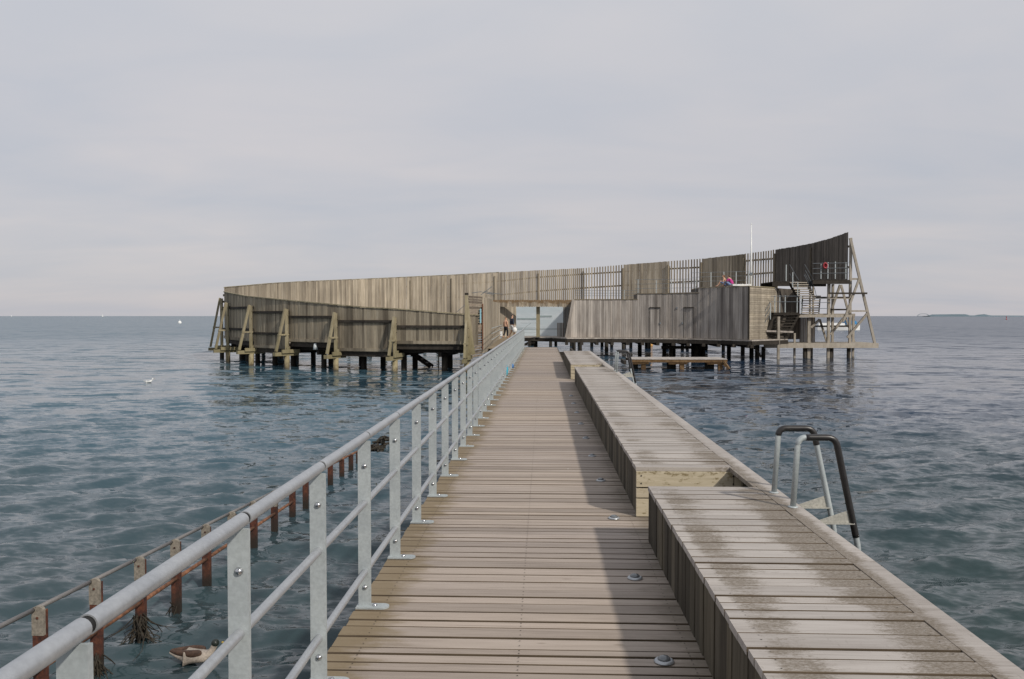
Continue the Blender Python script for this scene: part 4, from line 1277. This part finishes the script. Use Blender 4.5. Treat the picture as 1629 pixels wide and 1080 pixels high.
def hb(x0, x1, y, Y, w, h, m): beam('crossbeam', T(x0, y, Y), T(x1, y, Y), w, h, M[m], tw)
hb(1215, 1397, 549.6, 61.7, .16, .36, 'tower')
hb(1228, 1372, 546.8, 65.0, .16, .30, 'tower')
hb(1267, 1355, 502.6, 61.7, .16, .20, 'tower')
hb(1272, 1360, 500.8, 65.0, .14, .2, 'tower')
hb(1351, 1369, 443.7, 61.65, .10, .14, 'tower')
hb(1318, 1379.5, 466.5, 61.5, .10, .13, 'dark')
hb(1298, 1350, 473.2, 65.1, .10, .13, 'dark')
hb(1319, 1350, 492.4, 63.2, .10, .12, 'dark')
hb(1351, 1381.5, 494.7, 61.65, .10, .12, 'tower')
hb(1293, 1350, 518.8, 64.6, .10, .13, 'dark')
hb(1304, 1352, 474.8, 61.6, .05, .06, 'tower')
# platforms
def plat(x0, x1, y0, Ya, Yb, th, m, name='platform', label=None):
    a, b_ = T(x0, y0, Ya), T(x1, y0, Ya)
    n = max(3, int((b_.x - a.x) / .16))
    for k in range(n):
        xx = a.x + (b_.x - a.x) * (k + .5) / n
        upright('deck_board', xx, (Ya + Yb) / 2, a.z - .04, a.z, (b_.x - a.x) / n - .012, Yb - Ya, 0, M[m], tw)
    for yy in (Ya + .06, Yb - .06):
        beam('joist', (a.x, yy, a.z - .04 - th / 2), (b_.x, yy, a.z - .04 - th / 2), .1, th, M[m], tw)
plat(1293, 1352.5, 445.2, 61.3, 66.5, .26, 'dark')
plat(1229, 1256, 447.8, 61.3, 64.6, .30, 'dark')
plat(1231.5, 1271, 497.0, 60.35, 62.9, .14, 'dark')
plat(1268, 1354, 500.3, 61.8, 64.9, .06, 'tower')
plat(1222, 1396, 545.6, 61.8, 65.0, .06, 'tower')
for px, yt, yb in ((1306, 419, 443.5), (1317, 417, 443.5), (1328.7, 416, 443.5), (1250.6, 421, 447), (1232.5, 470, 497), (1240.3, 470, 497), (1249, 470, 497), (1225.5, 482, 508), (1268, 473, 497), (1274.5, 470, 498), (1261, 433, 457), (1269, 449, 470), (1345.5, 417, 443.5)):
    Yq = 60.4 if (yt > 465 and px < 1272) else 61.25
    a, b_ = T(px, yb, Yq), T(px, yt, Yq)
    upright('railing_post', a.x, Yq, a.z, b_.z, .06, .04, 0, M['galv'], tw)
def rl(pts, Y=61.2, r=.017): MB().tube([T(px, py, Y) for px, py in pts], r, 5).build('railing_wire', M['wire'], tw)
for dy in (1, 9, 17): rl([(1293, 418 + dy), (1350, 417 + dy)])
for dy in (1, 10): rl([(1226, 470 + dy), (1274, 470 + dy)], 60.35)
rl([(1274, 482), (1318, 481)], r=.022); rl([(1274, 491), (1318, 490.5)], r=.022)
rl([(1293, 474.8), (1318, 474.5)], r=.022)
# upper flight: down to the right, then a turn to the left
def flight(p, q, n, wid, Y0, dY, m, hand=True, off=29):
    """treads whose left ends go from picture point p to q; width wid metres"""
    for k in range(n):
        f = k / (n - 1)
        Yk = Y0 + dY * f
        a = T(p[0] + (q[0] - p[0]) * f, p[1] + (q[1] - p[1]) * f, Yk)
        beam('tread', a, a + Vector((wid, 0, 0)), .30, .075, M[m], tw)
    for o_ in (0, wid):
        a = T(p[0], p[1], Y0 + .05) + Vector((o_, 0, -.06)); b_ = T(q[0], q[1], Y0 + dY + .05) + Vector((o_, 0, -.06))
        beam('stringer', a, b_, .06, .2, M['dark'], tw)
    if hand:
        for dy in (off * .5, off):
            rl([(p[0], p[1] - dy), (q[0], q[1] - dy)], Y0 - .25)
            rl([(p[0] + 24, p[1] - dy), (q[0] + 24, q[1] - dy)], Y0 + .3)
flight((1256, 449.5), (1270, 474), 8, 1.25, 61.6, .5, 'tower')
flight((1277, 471), (1275, 497), 8, 1.3, 62.4, .5, 'tower', False)
rl([(1281, 430), (1296, 459)], 61.6, .022); rl([(1279, 437), (1293, 463)], 61.6, .02); rl([(1296, 459), (1299, 472)], 61.6, .022)
# lower flight: wide dark stair from the landing down to the left
for k in range(9):
    f = k / 8
    a = T(1237 - 18 * f, 500 + 38 * f, 60.75)
    beam('tread', a, a + Vector((1.6 - .2 * f, 0, 0)), .40, .09, M['dark'], tw)
    if k % 2: MB().box(tuple(a + Vector((.8, .22, .04))), (1.4 - .2 * f, .03, .12)).build('riser', M['front_wall'], tw)
beam('stringer', T(1235, 500, 60.5), T(1214, 543, 60.5), .07, .26, M['dark'], tw)
beam('stringer', T(1270, 500, 61.05), T(1247, 543, 61.05), .07, .26, M['dark'], tw)
beam('crossbeam', T(1219, 526.5, 60.3), T(1262, 528, 60.3), .1, .13, M['block'], tw)
for dy in (0, 9, 18):
    rl([(1225, 481 + dy), (1205, 516 + dy * .9), (1206, 526 + dy * .5), (1217, 548)], 60.2, .024)
# life ring
q = T(1312.4, 422.5, 61.15)
lr = empty('life_ring', (q.x, q.y, q.z), 'red life ring on the top platform railing of the tower', 'life ring')
b = MB(); n, mseg = 20, 8; vs = []; fs = []
for i in range(n):
    a = i * 2 * math.pi / n
    for j in range(mseg):
        c = j * 2 * math.pi / mseg; rr_ = .13 + .05 * math.cos(c)
        vs.append((q.x + rr_ * math.cos(a), q.y - .07 + .07 * math.sin(c), q.z + rr_ * 1.4 * math.sin(a)))
for i in range(n):
    for j in range(mseg):
        fs.append((i * mseg + j, ((i + 1) % n) * mseg + j, ((i + 1) % n) * mseg + (j + 1) % mseg, i * mseg + (j + 1) % mseg))
b.add(vs, fs).build('ring', M['red'], lr, True)
MB().box((q.x, q.y + .02, q.z), (.22, .05, .34)).build('holder', M['red'], lr)

# --- raft
rf_ = empty('bathing_platform', (at(1080, 575, 49).x, 49, 0), 'low separate bathing platform on short orange-brown supports in the water', 'platform')
xa, xb = at(1001, 572, 48.5).x, at(1156, 570, 48.5).x
zt = .62
nn = 44
for k in range(nn):
    xx = xa + (xb - xa) * (k + .5) / nn
    upright('deck_board', xx, 49.5, zt - .04, zt, (xb - xa) / nn - .012, 2.4, 0, M['bench'], rf_)
for yy in (48.36, 50.6):
    beam('edge_beam', (xa, yy, zt - .12), (xb, yy, zt - .12), .07, .16, M['orange_wood'], rf_)
beam('edge_beam', (xa - .25, 48.4, zt - .22), (xa - .25, 50.6, zt - .22), .14, .22, M['dark'], rf_)
for px in (1014, 1075, 1136):
    c = at(px, 580, 48.6)
    beam('crossbeam', (c.x - .45, 48.5, zt - .25), (c.x + .65, 48.5, zt - .25), .2, .13, M['orange_wood'], rf_)
    for dx, m in ((.35, 'orange_wood'), (-.3, 'pile'), (-.05, 'pile')):
        MB().box((c.x + dx, 48.6 + (0 if m == 'orange_wood' else .5), .0), (.26, .26, .95)).build('support', M[m], rf_)
q = at(1150, 572, 48.4)
beam('slide_beam', q, at(1160, 587, 48.2), .2, .1, M['orange_wood'], rf_)
beam('slide_beam', q + Vector((0, 1.8, 0)), at(1160, 587, 50.0), .2, .1, M['orange_wood'], rf_)

# --- second stretch of pier leading to the entrance (behind the railing)
p2 = empty('entrance_walkway', (-2.6, 54, DECK), 'narrow walkway behind the railing leading from the pier to the entrance', 'walkway')
n = 150
L0, L1 = Vector((-2.9, 43.8, 0)), Vector((-3.3, 66.0, 0)); Rr0, Rr1 = Vector((-1.45, 43.8, 0)), Vector((-2.05, 66.0, 0))
for k in range(n):
    f0, f1 = k / n, (k + .93) / n
    a, b_, c, d = L0.lerp(L1, f0), Rr0.lerp(Rr1, f0), Rr0.lerp(Rr1, f1), L0.lerp(L1, f1)
    MB().prism([tuple(a)[:2], tuple(b_)[:2], tuple(c)[:2], tuple(d)[:2]], DECK - .04, DECK).build('plank', M['deck'], p2)
MB().box((-2.0, 43.9, DECK - .03), (2.0, 1.0, .04)).build('landing', M['deck'], p2)
for (A, B) in ((L0, L1), (Rr0, Rr1)):
    beam('joist', (A.x, A.y, DECK - .16), (B.x, B.y, DECK - .16), .1, .2, M['dark'], p2)
for f in (.1, .4, .7, .95):
    for (A, B) in ((L0, L1), (Rr0, Rr1)):
        c = A.lerp(B, f); MB().tube([(c.x, c.y, -1), (c.x, c.y, DECK - .2)], .13, 8).build('pile', M['pile'], p2, True)
for dz in (.35, .7, 1.0):
    MB().tube([(L0.x, 46, DECK + dz), (L1.x + .1, 64.5, DECK + dz)], .018, 6).build('rail_tube', M['galv'], p2)
for pth in ([(795, 521), (828, 521)], [(828, 526), (845, 513.6)], [(828, 513.6), (854, 513.6)], [(828, 521), (852, 521)], [(828, 529), (852, 529)]):
    MB().tube([at(px, py, 64.5) for px, py in pth], .022, 6).build('rail_tube', M['galv'], p2)

# ------------------------------------------------------------------ floating and far things
p = gy(1033, 550.5, 0)
r = empty('yellow_buoy', (p.x, p.y, 0), 'small yellow buoy floating behind the platform piles', 'buoy')
MB().lathe((p.x, p.y, 0), [(.05, -.3), (.35, -.05), (.38, .2), (.22, .5), (.05, .62)], 14).build('float', M['yellow'], r, True)
MB().lathe((p.x, p.y, .6), [(.05, 0), (.07, .1), (.03, .2)], 8).build('eye', M['yellow'], r, True)
p = at(1601, 507, 700)
r = empty('red_buoy', (p.x, 700, 0), 'tiny red channel buoy near the right horizon', 'buoy')
MB().lathe((p.x, 700, 0), [(.6, -.5), (.6, .4), (.3, .8), (.2, 1.8), (.1, 2.0)], 10).build('float', M['red'], r, True)
MB().lathe((p.x, 700, 1.95), [(.3, 0), (.5, .4), (.1, .9)], 8).build('topmark', M['red'], r, True)
def sailboat(px, py, Y, h, lab):
    q = at(px, py, Y)
    r = empty('sailboat', (q.x, Y, 0), lab, 'sailboat', 'tiny white sailboats on the horizon')
    MB().add([(q.x - h * .3, Y, .8), (q.x + h * .35, Y, 1), (q.x, Y - 1, .8), (q.x, Y + 1, .8), (q.x - h * .22, Y, -.5), (q.x + h * .24, Y, -.5)],
             [(0, 2, 4), (2, 5, 4), (2, 1, 5), (0, 4, 3), (3, 4, 5), (3, 5, 1), (0, 3, 1, 2)]).build('hull', M['white_paint'], r)
    MB().add([(q.x, Y, 1.2), (q.x + h * .28, Y + .3, 1.3), (q.x, Y, h), (q.x - h * .2, Y - .3, 1.3), (q.x + .05, Y + .25, 1.5)], [(0, 1, 2), (0, 2, 3), (0, 1, 4), (1, 2, 4)]).build('sail', M['white_paint'], r)
sailboat(163, 500, 2600, 9, 'tiny white sailboat left of the middle of the left horizon')
sailboat(18, 502, 3500, 7, 'faint white boat at the far left edge of the horizon')
p = gy(286, 514.5, 0)
r = empty('white_buoy', (p.x, p.y, 0), 'small white buoy on the open water at the left', 'buoy')
MB().lathe((p.x, p.y, 0), [(.2, -.5), (.75, 0), (.7, .6), (.3, 1.1)], 12).build('float', M['white_paint'], r, True)
MB().lathe((p.x, p.y, 1.1), [(.1, 0), (.1, .4), (.04, .5)], 8).build('eye', M['white_paint'], r, True)

# motor boat behind the tower
Yb = 184.0; q0 = at(1298, 520, Yb); q1 = at(1368, 520, Yb)
mbx = (q0.x + q1.x) / 2; L = q1.x - q0.x
r = empty('motor_boat', (mbx, Yb, 0), 'white motor boat with a blue canvas cover moored beyond the diving tower', 'boat')
secs = []
for k in range(11):
    f = k / 10; xx = q0.x + L * f
    hw = 1.35 * (1 - max(0, (f - .55) / .45) ** 2.2) * (.92 if f < .05 else 1)
    fr_ = .85 + .35 * f * f
    secs.append([(xx, Yb - hw, fr_), (xx - .02, Yb - hw * .82, -.1), (xx - .1, Yb, -.5), (xx - .02, Yb + hw * .82, -.1), (xx, Yb + hw, fr_)])
vs = [v for s_ in secs for v in s_]; fs = []
for k in range(10):
    for j in range(4): fs.append((k * 5 + j, k * 5 + j + 1, (k + 1) * 5 + j + 1, (k + 1) * 5 + j))
fs += [(k * 5 + 4, k * 5, (k + 1) * 5, (k + 1) * 5 + 4) for k in range(10)] + [(0, 1, 2, 3, 4)]
MB().add(vs, fs).build('hull', M['white_paint'], r)
MB().prism([(q0.x + .3, Yb - .9), (q0.x + L * .62, Yb - .9), (q0.x + L * .72, Yb), (q0.x + L * .62, Yb + .9), (q0.x + .3, Yb + .9)], .85, 1.6).build('cabin', M['white_paint'], r)
xa = at(1343, 515, Yb).x; xb = at(1361, 515, Yb).x
b = MB()
for k in range(9):
    a_ = math.pi * k / 8; b.v += [(xa, Yb - 1.1 * math.cos(a_), 1.3 + .95 * math.sin(a_)), (xb, Yb - 1.0 * math.cos(a_), 1.3 + .75 * math.sin(a_))]
b.f += [(2 * k, 2 * k + 2, 2 * k + 3, 2 * k + 1) for k in range(8)] + [tuple(range(0, 18, 2)), tuple(range(17, 0, -2))]
b.build('canvas_cover', M['boat_blue'], r)
MB().tube([(q0.x + L * .4, Yb, 1.7), (q0.x + L * .4, Yb, 3.2)], .05, 6).build('mast', M['white_paint'], r)

# ------------------------------------------------------------------ figures
def skinned(name, verts, edges, radii, m, parent=None, levels=2, root_i=0):
    me = bpy.data.meshes.new(name + '_cage'); me.from_pydata([tuple(v) for v in verts], edges, [])
    o = bpy.data.objects.new(name + '_cage', me); col.objects.link(o)
    sm = o.modifiers.new('skin', 'SKIN'); sm.use_smooth_shade = True
    if not me.skin_vertices: me.attributes  # layer is made by the modifier
    lay = me.skin_vertices[0].data if me.skin_vertices else None
    if lay is None:
        return None
    for i, r_ in enumerate(radii):
        lay[i].radius = (r_, r_) if not isinstance(r_, tuple) else r_
        lay[i].use_root = (i == root_i)
    ss = o.modifiers.new('sub', 'SUBSURF'); ss.levels = levels; ss.render_levels = levels
    dg = bpy.context.evaluated_depsgraph_get(); dg.update()
    me2 = bpy.data.meshes.new_from_object(o.evaluated_get(dg)); me2.name = name
    bpy.data.objects.remove(o); bpy.data.meshes.remove(me)
    me2.materials.clear(); me2.materials.append(m)
    me2.polygons.foreach_set('use_smooth', [True] * len(me2.polygons))
    ob = bpy.data.objects.new(name, me2); link(ob, parent); return ob
def chain(pts, radii, name, m, parent, tr):
    return skinned(name, [tr @ Vector(p) for p in pts], [(i, i + 1) for i in range(len(pts) - 1)], radii, m, parent, 2)

def standing(name, loc, rz, h, lab, arms, legs, top, bottom, hair, extra=None):
    """figure in its own frame: x to its left, y forward"""
    root = bpy.data.objects.new(name, None); root.location = loc; link(root); tag(root, lab, 'person')
    tr = Matrix.Translation(loc) @ Matrix.Rotation(rz, 4, 'Z') @ Matrix.Scale(h / 1.75, 4)
    V = [(0, 0, .95), (0, 0, 1.12), (0, .01, 1.30), (0, 0, 1.44), (0, .01, 1.53), (0, .03, 1.63), (0, .03, 1.72)]
    Rd = [(.15, .11), (.13, .10), (.165, .11), (.10, .08), .05, (.075, .095), (.055, .07)]
    E = [(0, 1), (1, 2), (2, 3), (3, 4), (4, 5), (5, 6)]
    for sx in (1, -1):
        sh, el, ha, ft = [Vector(q) for q in arms[0 if sx > 0 else 1]]
        b = len(V); V += [tuple(sh), tuple(el), tuple(ha), tuple(ft)]; Rd += [.058, .043, .030, (.022, .035)]
        E += [(3, b), (b, b + 1), (b + 1, b + 2), (b + 2, b + 3)]
        hp, kn, an, toe = [Vector(q) for q in legs[0 if sx > 0 else 1]]
        b = len(V); V += [tuple(hp), tuple(kn), tuple(an), tuple(toe)]; Rd += [.095, .060, .040, (.045, .025)]
        E += [(0, b), (b, b + 1), (b + 1, b + 2), (b + 2, b + 3)]
    body = skinned('body', [tr @ Vector(v) for v in V], E, Rd, M['skin'], root, 2)
    if body is not None:
        s_ = h / 1.75
        chain([(0, .0, 1.72), (0, -.005, 1.74), (0, -.04, 1.66)], [r_ * s_ for r_ in (.075, .082, .085)], 'hair', M[hair], root, tr)
        chain([(0, .125, 1.64), (0, .145, 1.63)], [.014 * s_, .012 * s_], 'nose', M['skin'], root, tr)
    s_ = h / 1.75
    def garment(nm, V, E, Rd, m):
        skinned(nm, [tr @ Vector(v) for v in V], E, [tuple(np.array(r_) * s_) if isinstance(r_, tuple) else r_ * s_ for r_ in Rd], M[m], root, 2)
    if top:
        V2 = [(0, 0, .97), (0, 0, 1.12), (0, .01, 1.30), (0, 0, 1.45)]; R2 = [(.17, .13), (.155, .125), (.185, .13), (.11, .09)]
        E2 = [(0, 1), (1, 2), (2, 3)]
        for k in (0, 1):
            sh, el, ha, ft = [Vector(q) for q in arms[k]]
            b = len(V2); V2 += [tuple(sh), tuple(el), tuple(el.lerp(ha, .6))]; R2 += [.075, .06, .05]; E2 += [(3, b), (b, b + 1), (b + 1, b + 2)]
        garment('shirt', V2, E2, R2, top)
    if bottom:
        V2 = [(0, 0, 1.02), (0, 0, .94)]; R2 = [(.165, .125), (.17, .13)]; E2 = [(0, 1)]
        for k in (0, 1):
            hp, kn, an, toe = [Vector(q) for q in legs[k]]
            end = kn.lerp(an, bottom[1]) if bottom[1] >= 0 else hp.lerp(kn, 1 + bottom[1])
            b = len(V2); V2 += [tuple(hp), tuple(hp.lerp(kn, .9) if bottom[1] >= 0 else hp.lerp(kn, .4)), tuple(end)]
            R2 += [.115, .085, .07]; E2 += [(1, b), (b, b + 1), (b + 1, b + 2)]
        garment('trousers' if bottom[1] >= 0 else 'shorts', V2, E2, R2, bottom[0])
    return root, tr
def patch_scale():
    pass
A_DOWN = [((.19, 0, 1.40), (.24, -.02, 1.14), (.23, .06, .90), (.22, .08, .80)), ((-.19, 0, 1.40), (-.24, -.02, 1.14), (-.23, .06, .90), (-.22, .08, .80))]
WALK = [((.09, 0, .90), (.10, .16, .50), (.10, .10, .08), (.10, .26, .03)), ((-.09, 0, .90), (-.10, .02, .48), (-.10, -.22, .12), (-.10, -.10, .03))]
# a scale fix for radii of the body: skin radii are in metres, so figures are built near natural size
Yp = 63.4
q = at(814.5, 531, Yp)
standing('person', Vector((q.x, Yp, DECK)), math.radians(-60), 1.78, 'adult walking in on the walkway in dark navy shirt and white shorts', A_DOWN, WALK, 'navy', ('white_cloth', -.15), 'hair')
q = at(804.5, 531, Yp - .6)
standing('person', Vector((q.x, Yp - .6, DECK)), math.radians(-40), 1.58, 'bare-backed boy in black trousers beside the adult in navy', A_DOWN, WALK, None, ('black_cloth', .85), 'hair_brown')
q = at(818.0, 523, Yp)
bag = empty('white_bag', (q.x + .05, Yp - .25, q.z), 'white bag carried at the side of the adult in navy', 'bag')
MB().lathe((q.x + .05, Yp - .25, q.z - .28), [(.10, 0), (.19, .08), (.18, .28), (.08, .40)], 12).build('bag_body', M['white_cloth'], bag, True)
MB().tube([(q.x + .05 + .07 * math.cos(a), Yp - .25, q.z + .1 + .15 * math.sin(a)) for a in np.linspace(0, math.pi, 8)], .012, 6).build('handle', M['white_cloth'], bag, True)
q = at(796.5, 531, 62.2)
bn = empty('white_box', (q.x, 62.2, q.z), 'pale box beside the walkway left of the boy', 'box')
MB().box((q.x, 62.2, q.z), (.25, .2, .34)).build('box_body', M['white_cloth'], bn)
MB().box((q.x, 62.2, q.z + .185), (.28, .23, .03)).build('lid', M['white_cloth'], bn)

def sitting(loc, rz, lab, top, trousers, hair, lean=.1):
    root = bpy.data.objects.new('person', None); root.location = loc; link(root); tag(root, lab, 'person')
    tr = Matrix.Translation(loc) @ Matrix.Rotation(rz, 4, 'Z')
    V = [(0, 0, .11), (0, .02, .28), (0, .06 + lean * .5, .46), (0, .10 + lean, .58), (0, .13 + lean, .66), (0, .17 + lean, .75), (0, .18 + lean, .83)]
    Rd = [(.16, .13), (.14, .11), (.17, .11), (.10, .08), .05, (.075, .095), (.055, .07)]
    E = [(i, i + 1) for i in range(6)]
    ar = {}; lg = {}
    for sx in (1, -1):
        sh, el, ha, ft = (.18 * sx, .10 + lean, .54), (.24 * sx, .30, .36), (.12 * sx, .46, .42), (.08 * sx, .52, .44)
        b = len(V); V += [sh, el, ha, ft]; Rd += [.055, .042, .03, (.022, .033)]; E += [(3, b), (b, b + 1), (b + 1, b + 2), (b + 2, b + 3)]
        ar[sx] = (sh, el, ha)
        hp, kn, an, toe = (.10 * sx, .06, .12), (.14 * sx, .46, .40), (.13 * sx, .68, .06), (.13 * sx, .84, .03)
        b = len(V); V += [hp, kn, an, toe]; Rd += [.09, .06, .042, (.042, .025)]; E += [(0, b), (b, b + 1), (b + 1, b + 2), (b + 2, b + 3)]
        lg[sx] = (hp, kn, an)
    skinned('body', [tr @ Vector(v) for v in V], E, Rd, M['skin'], root, 2)
    chain([(0, .14 + lean, .83), (0, .13 + lean, .85), (0, .09 + lean, .75), (0, .06 + lean, .66)], [.075, .082, .08, .05], 'hair', M[hair], root, tr)
    chain([(0, .265 + lean, .745), (0, .285 + lean, .735)], [.014, .012], 'nose', M['skin'], root, tr)
    if top:
        V2 = [(0, 0, .14), (0, .02, .28), (0, .06 + lean * .5, .46), (0, .10 + lean, .58)]; R2 = [(.18, .15), (.165, .13), (.19, .13), (.12, .1)]; E2 = [(0, 1), (1, 2), (2, 3)]
        for sx in (1, -1):
            b = len(V2); V2 += [ar[sx][0], ar[sx][1]]; R2 += [.075, .06]; E2 += [(3, b), (b, b + 1)]
        skinned('shirt', [tr @ Vector(v) for v in V2], E2, R2, M[top], root, 2)
    V2 = [(0, 0, .14), (0, 0, .10)]; R2 = [(.175, .15), (.175, .15)]; E2 = [(0, 1)]
    for sx in (1, -1):
        hp, kn, an = [Vector(q_) for q_ in lg[sx]]
        b = len(V2); V2 += [tuple(hp), tuple(hp.lerp(kn, .9)), tuple(kn.lerp(an, .3))]; R2 += [.11, .08, .07]; E2 += [(1, b), (b, b + 1), (b + 1, b + 2)]
    skinned('shorts', [tr @ Vector(v) for v in V2], E2, R2, M[trousers], root, 2)
zr = zat(at(1165, 456, 60.5).x, 60.5, 456.3) + .05
for px, rz_, lb, tp, bt, hr in ((1158, 1.35, 'bare-chested person with reddish hair sitting on the cabin roof', None, 'blue_cloth', 'hair_brown'),
                                (1166.5, .95, 'person in a magenta top sitting on the cabin roof beside the flagpole', 'magenta', 'blue_cloth', 'hair')):
    k = int(px - 901)
    q = Vector((bx_[k] + .0, by_[k] + .45, 0)); q.z = zat(bx_[k], by_[k], roof_py(px)) + .03
    sitting(q, rz_, lb, tp, bt, hr, .12)
# towel beside them
k = 1178 - 901
qz = zat(bx_[k], by_[k], roof_py(1178)) + .05
tb = MB(); n = 12
for i in range(n):
    for j in range(4):
        x_ = bx_[k] - .55 + 1.3 * i / (n - 1); tb.v.append((x_, by_[k] + .1 + .5 * j / 3, qz + .10 + .05 * math.sin(i * 1.3 + j) ))
for i in range(n - 1):
    for j in range(3): tb.f.append((i * 4 + j, (i + 1) * 4 + j, (i + 1) * 4 + j + 1, i * 4 + j + 1))
nv = len(tb.v); tb.v += [(v[0], v[1], qz) for v in tb.v[:nv]]
tb.f += [(nv + a, nv + b, nv + c, nv + d) for a, d, c, b in list(tb.f)]
for i in range(n - 1): tb.f += [(i * 4, nv + i * 4, nv + i * 4 + 4, i * 4 + 4), (i * 4 + 3, i * 4 + 7, nv + i * 4 + 7, nv + i * 4 + 3)]
tag(tb.build('towel', M['white_cloth']), 'crumpled white towel on the cabin roof right of the sitting pair', 'towel')

# birds on the water
def bird(loc, rz, s, lab, cat, name, body_m, head_m, bill_m, wing_m, parts=True):
    root = bpy.data.objects.new(name, None); root.location = loc; link(root); tag(root, lab, cat)
    tr = Matrix.Translation(loc) @ Matrix.Rotation(rz, 4, 'Z') @ Matrix.Scale(s, 4)
    def S(v): return tr @ Vector(v)
    V = [(0, -.24, .085), (0, -.13, .055), (0, 0, .045), (0, .12, .055), (0, .165, .10), (0, .185, .155), (0, .205, .185)]
    Rd = [(.018, .010), (.062, .045), (.085, .065), (.06, .055), .032, .030, .035]
    skinned('body', [S(v) for v in V], [(i, i + 1) for i in range(6)], [tuple(np.array(r_) * s) if isinstance(r_, tuple) else r_ * s for r_ in Rd], body_m, root, 2, 2)
    skinned('head', [S(v) for v in [(0, .18, .145), (0, .19, .18), (0, .225, .192)]], [(0, 1), (1, 2)], [.033 * s, .042 * s, .032 * s], head_m, root, 2)
    skinned('bill', [S(v) for v in [(0, .25, .185), (0, .30, .175)]], [(0, 1)], [(.013 * s, .012 * s), (.012 * s, .006 * s)], bill_m, root, 1)
    for sx in (1, -1):
        skinned('wing', [S(v) for v in [(.045 * sx, .09, .095), (.062 * sx, -.02, .092), (.035 * sx, -.16, .095), (.012 * sx, -.23, .10)]], [(0, 1), (1, 2), (2, 3)],
                [(.022 * s, .035 * s), (.030 * s, .040 * s), (.020 * s, .022 * s), (.008 * s, .008 * s)], wing_m, root, 2)
    return root
M['duck_brown'] = plain('duck_brown', (.065, .035, .022), .7, .5, 40)
M['duck_flank'] = plain('duck_flank', (.36, .31, .26), .7, .3, 50)
M['duck_head'] = plain('duck_head', (.014, .020, .016), .45, .3)
M['bill'] = plain('bill_yellow', (.35, .25, .05), .5)
p = gy(310, 1054, 0)
bird(Vector((p.x, p.y, .012)), math.radians(-90), .98, 'mallard duck swimming behind the near railing post', 'duck', 'duck', M['duck_flank'], M['duck_head'], M['bill'], M['duck_brown'])
M['gull_grey'] = plain('gull_grey', (.42, .44, .46), .6, .1)
p = gy(236, 608, 0)
bird(Vector((p.x, p.y, -.012)), math.radians(-80), 1.0, 'white gull floating on the open water at the left', 'gull', 'seagull', M['white_cloth'], M['white_cloth'], M['bill'], M['gull_grey'])

for o in list(col.objects):
    if o.get('category') and not o.get('kind'): o['kind'] = 'thing'
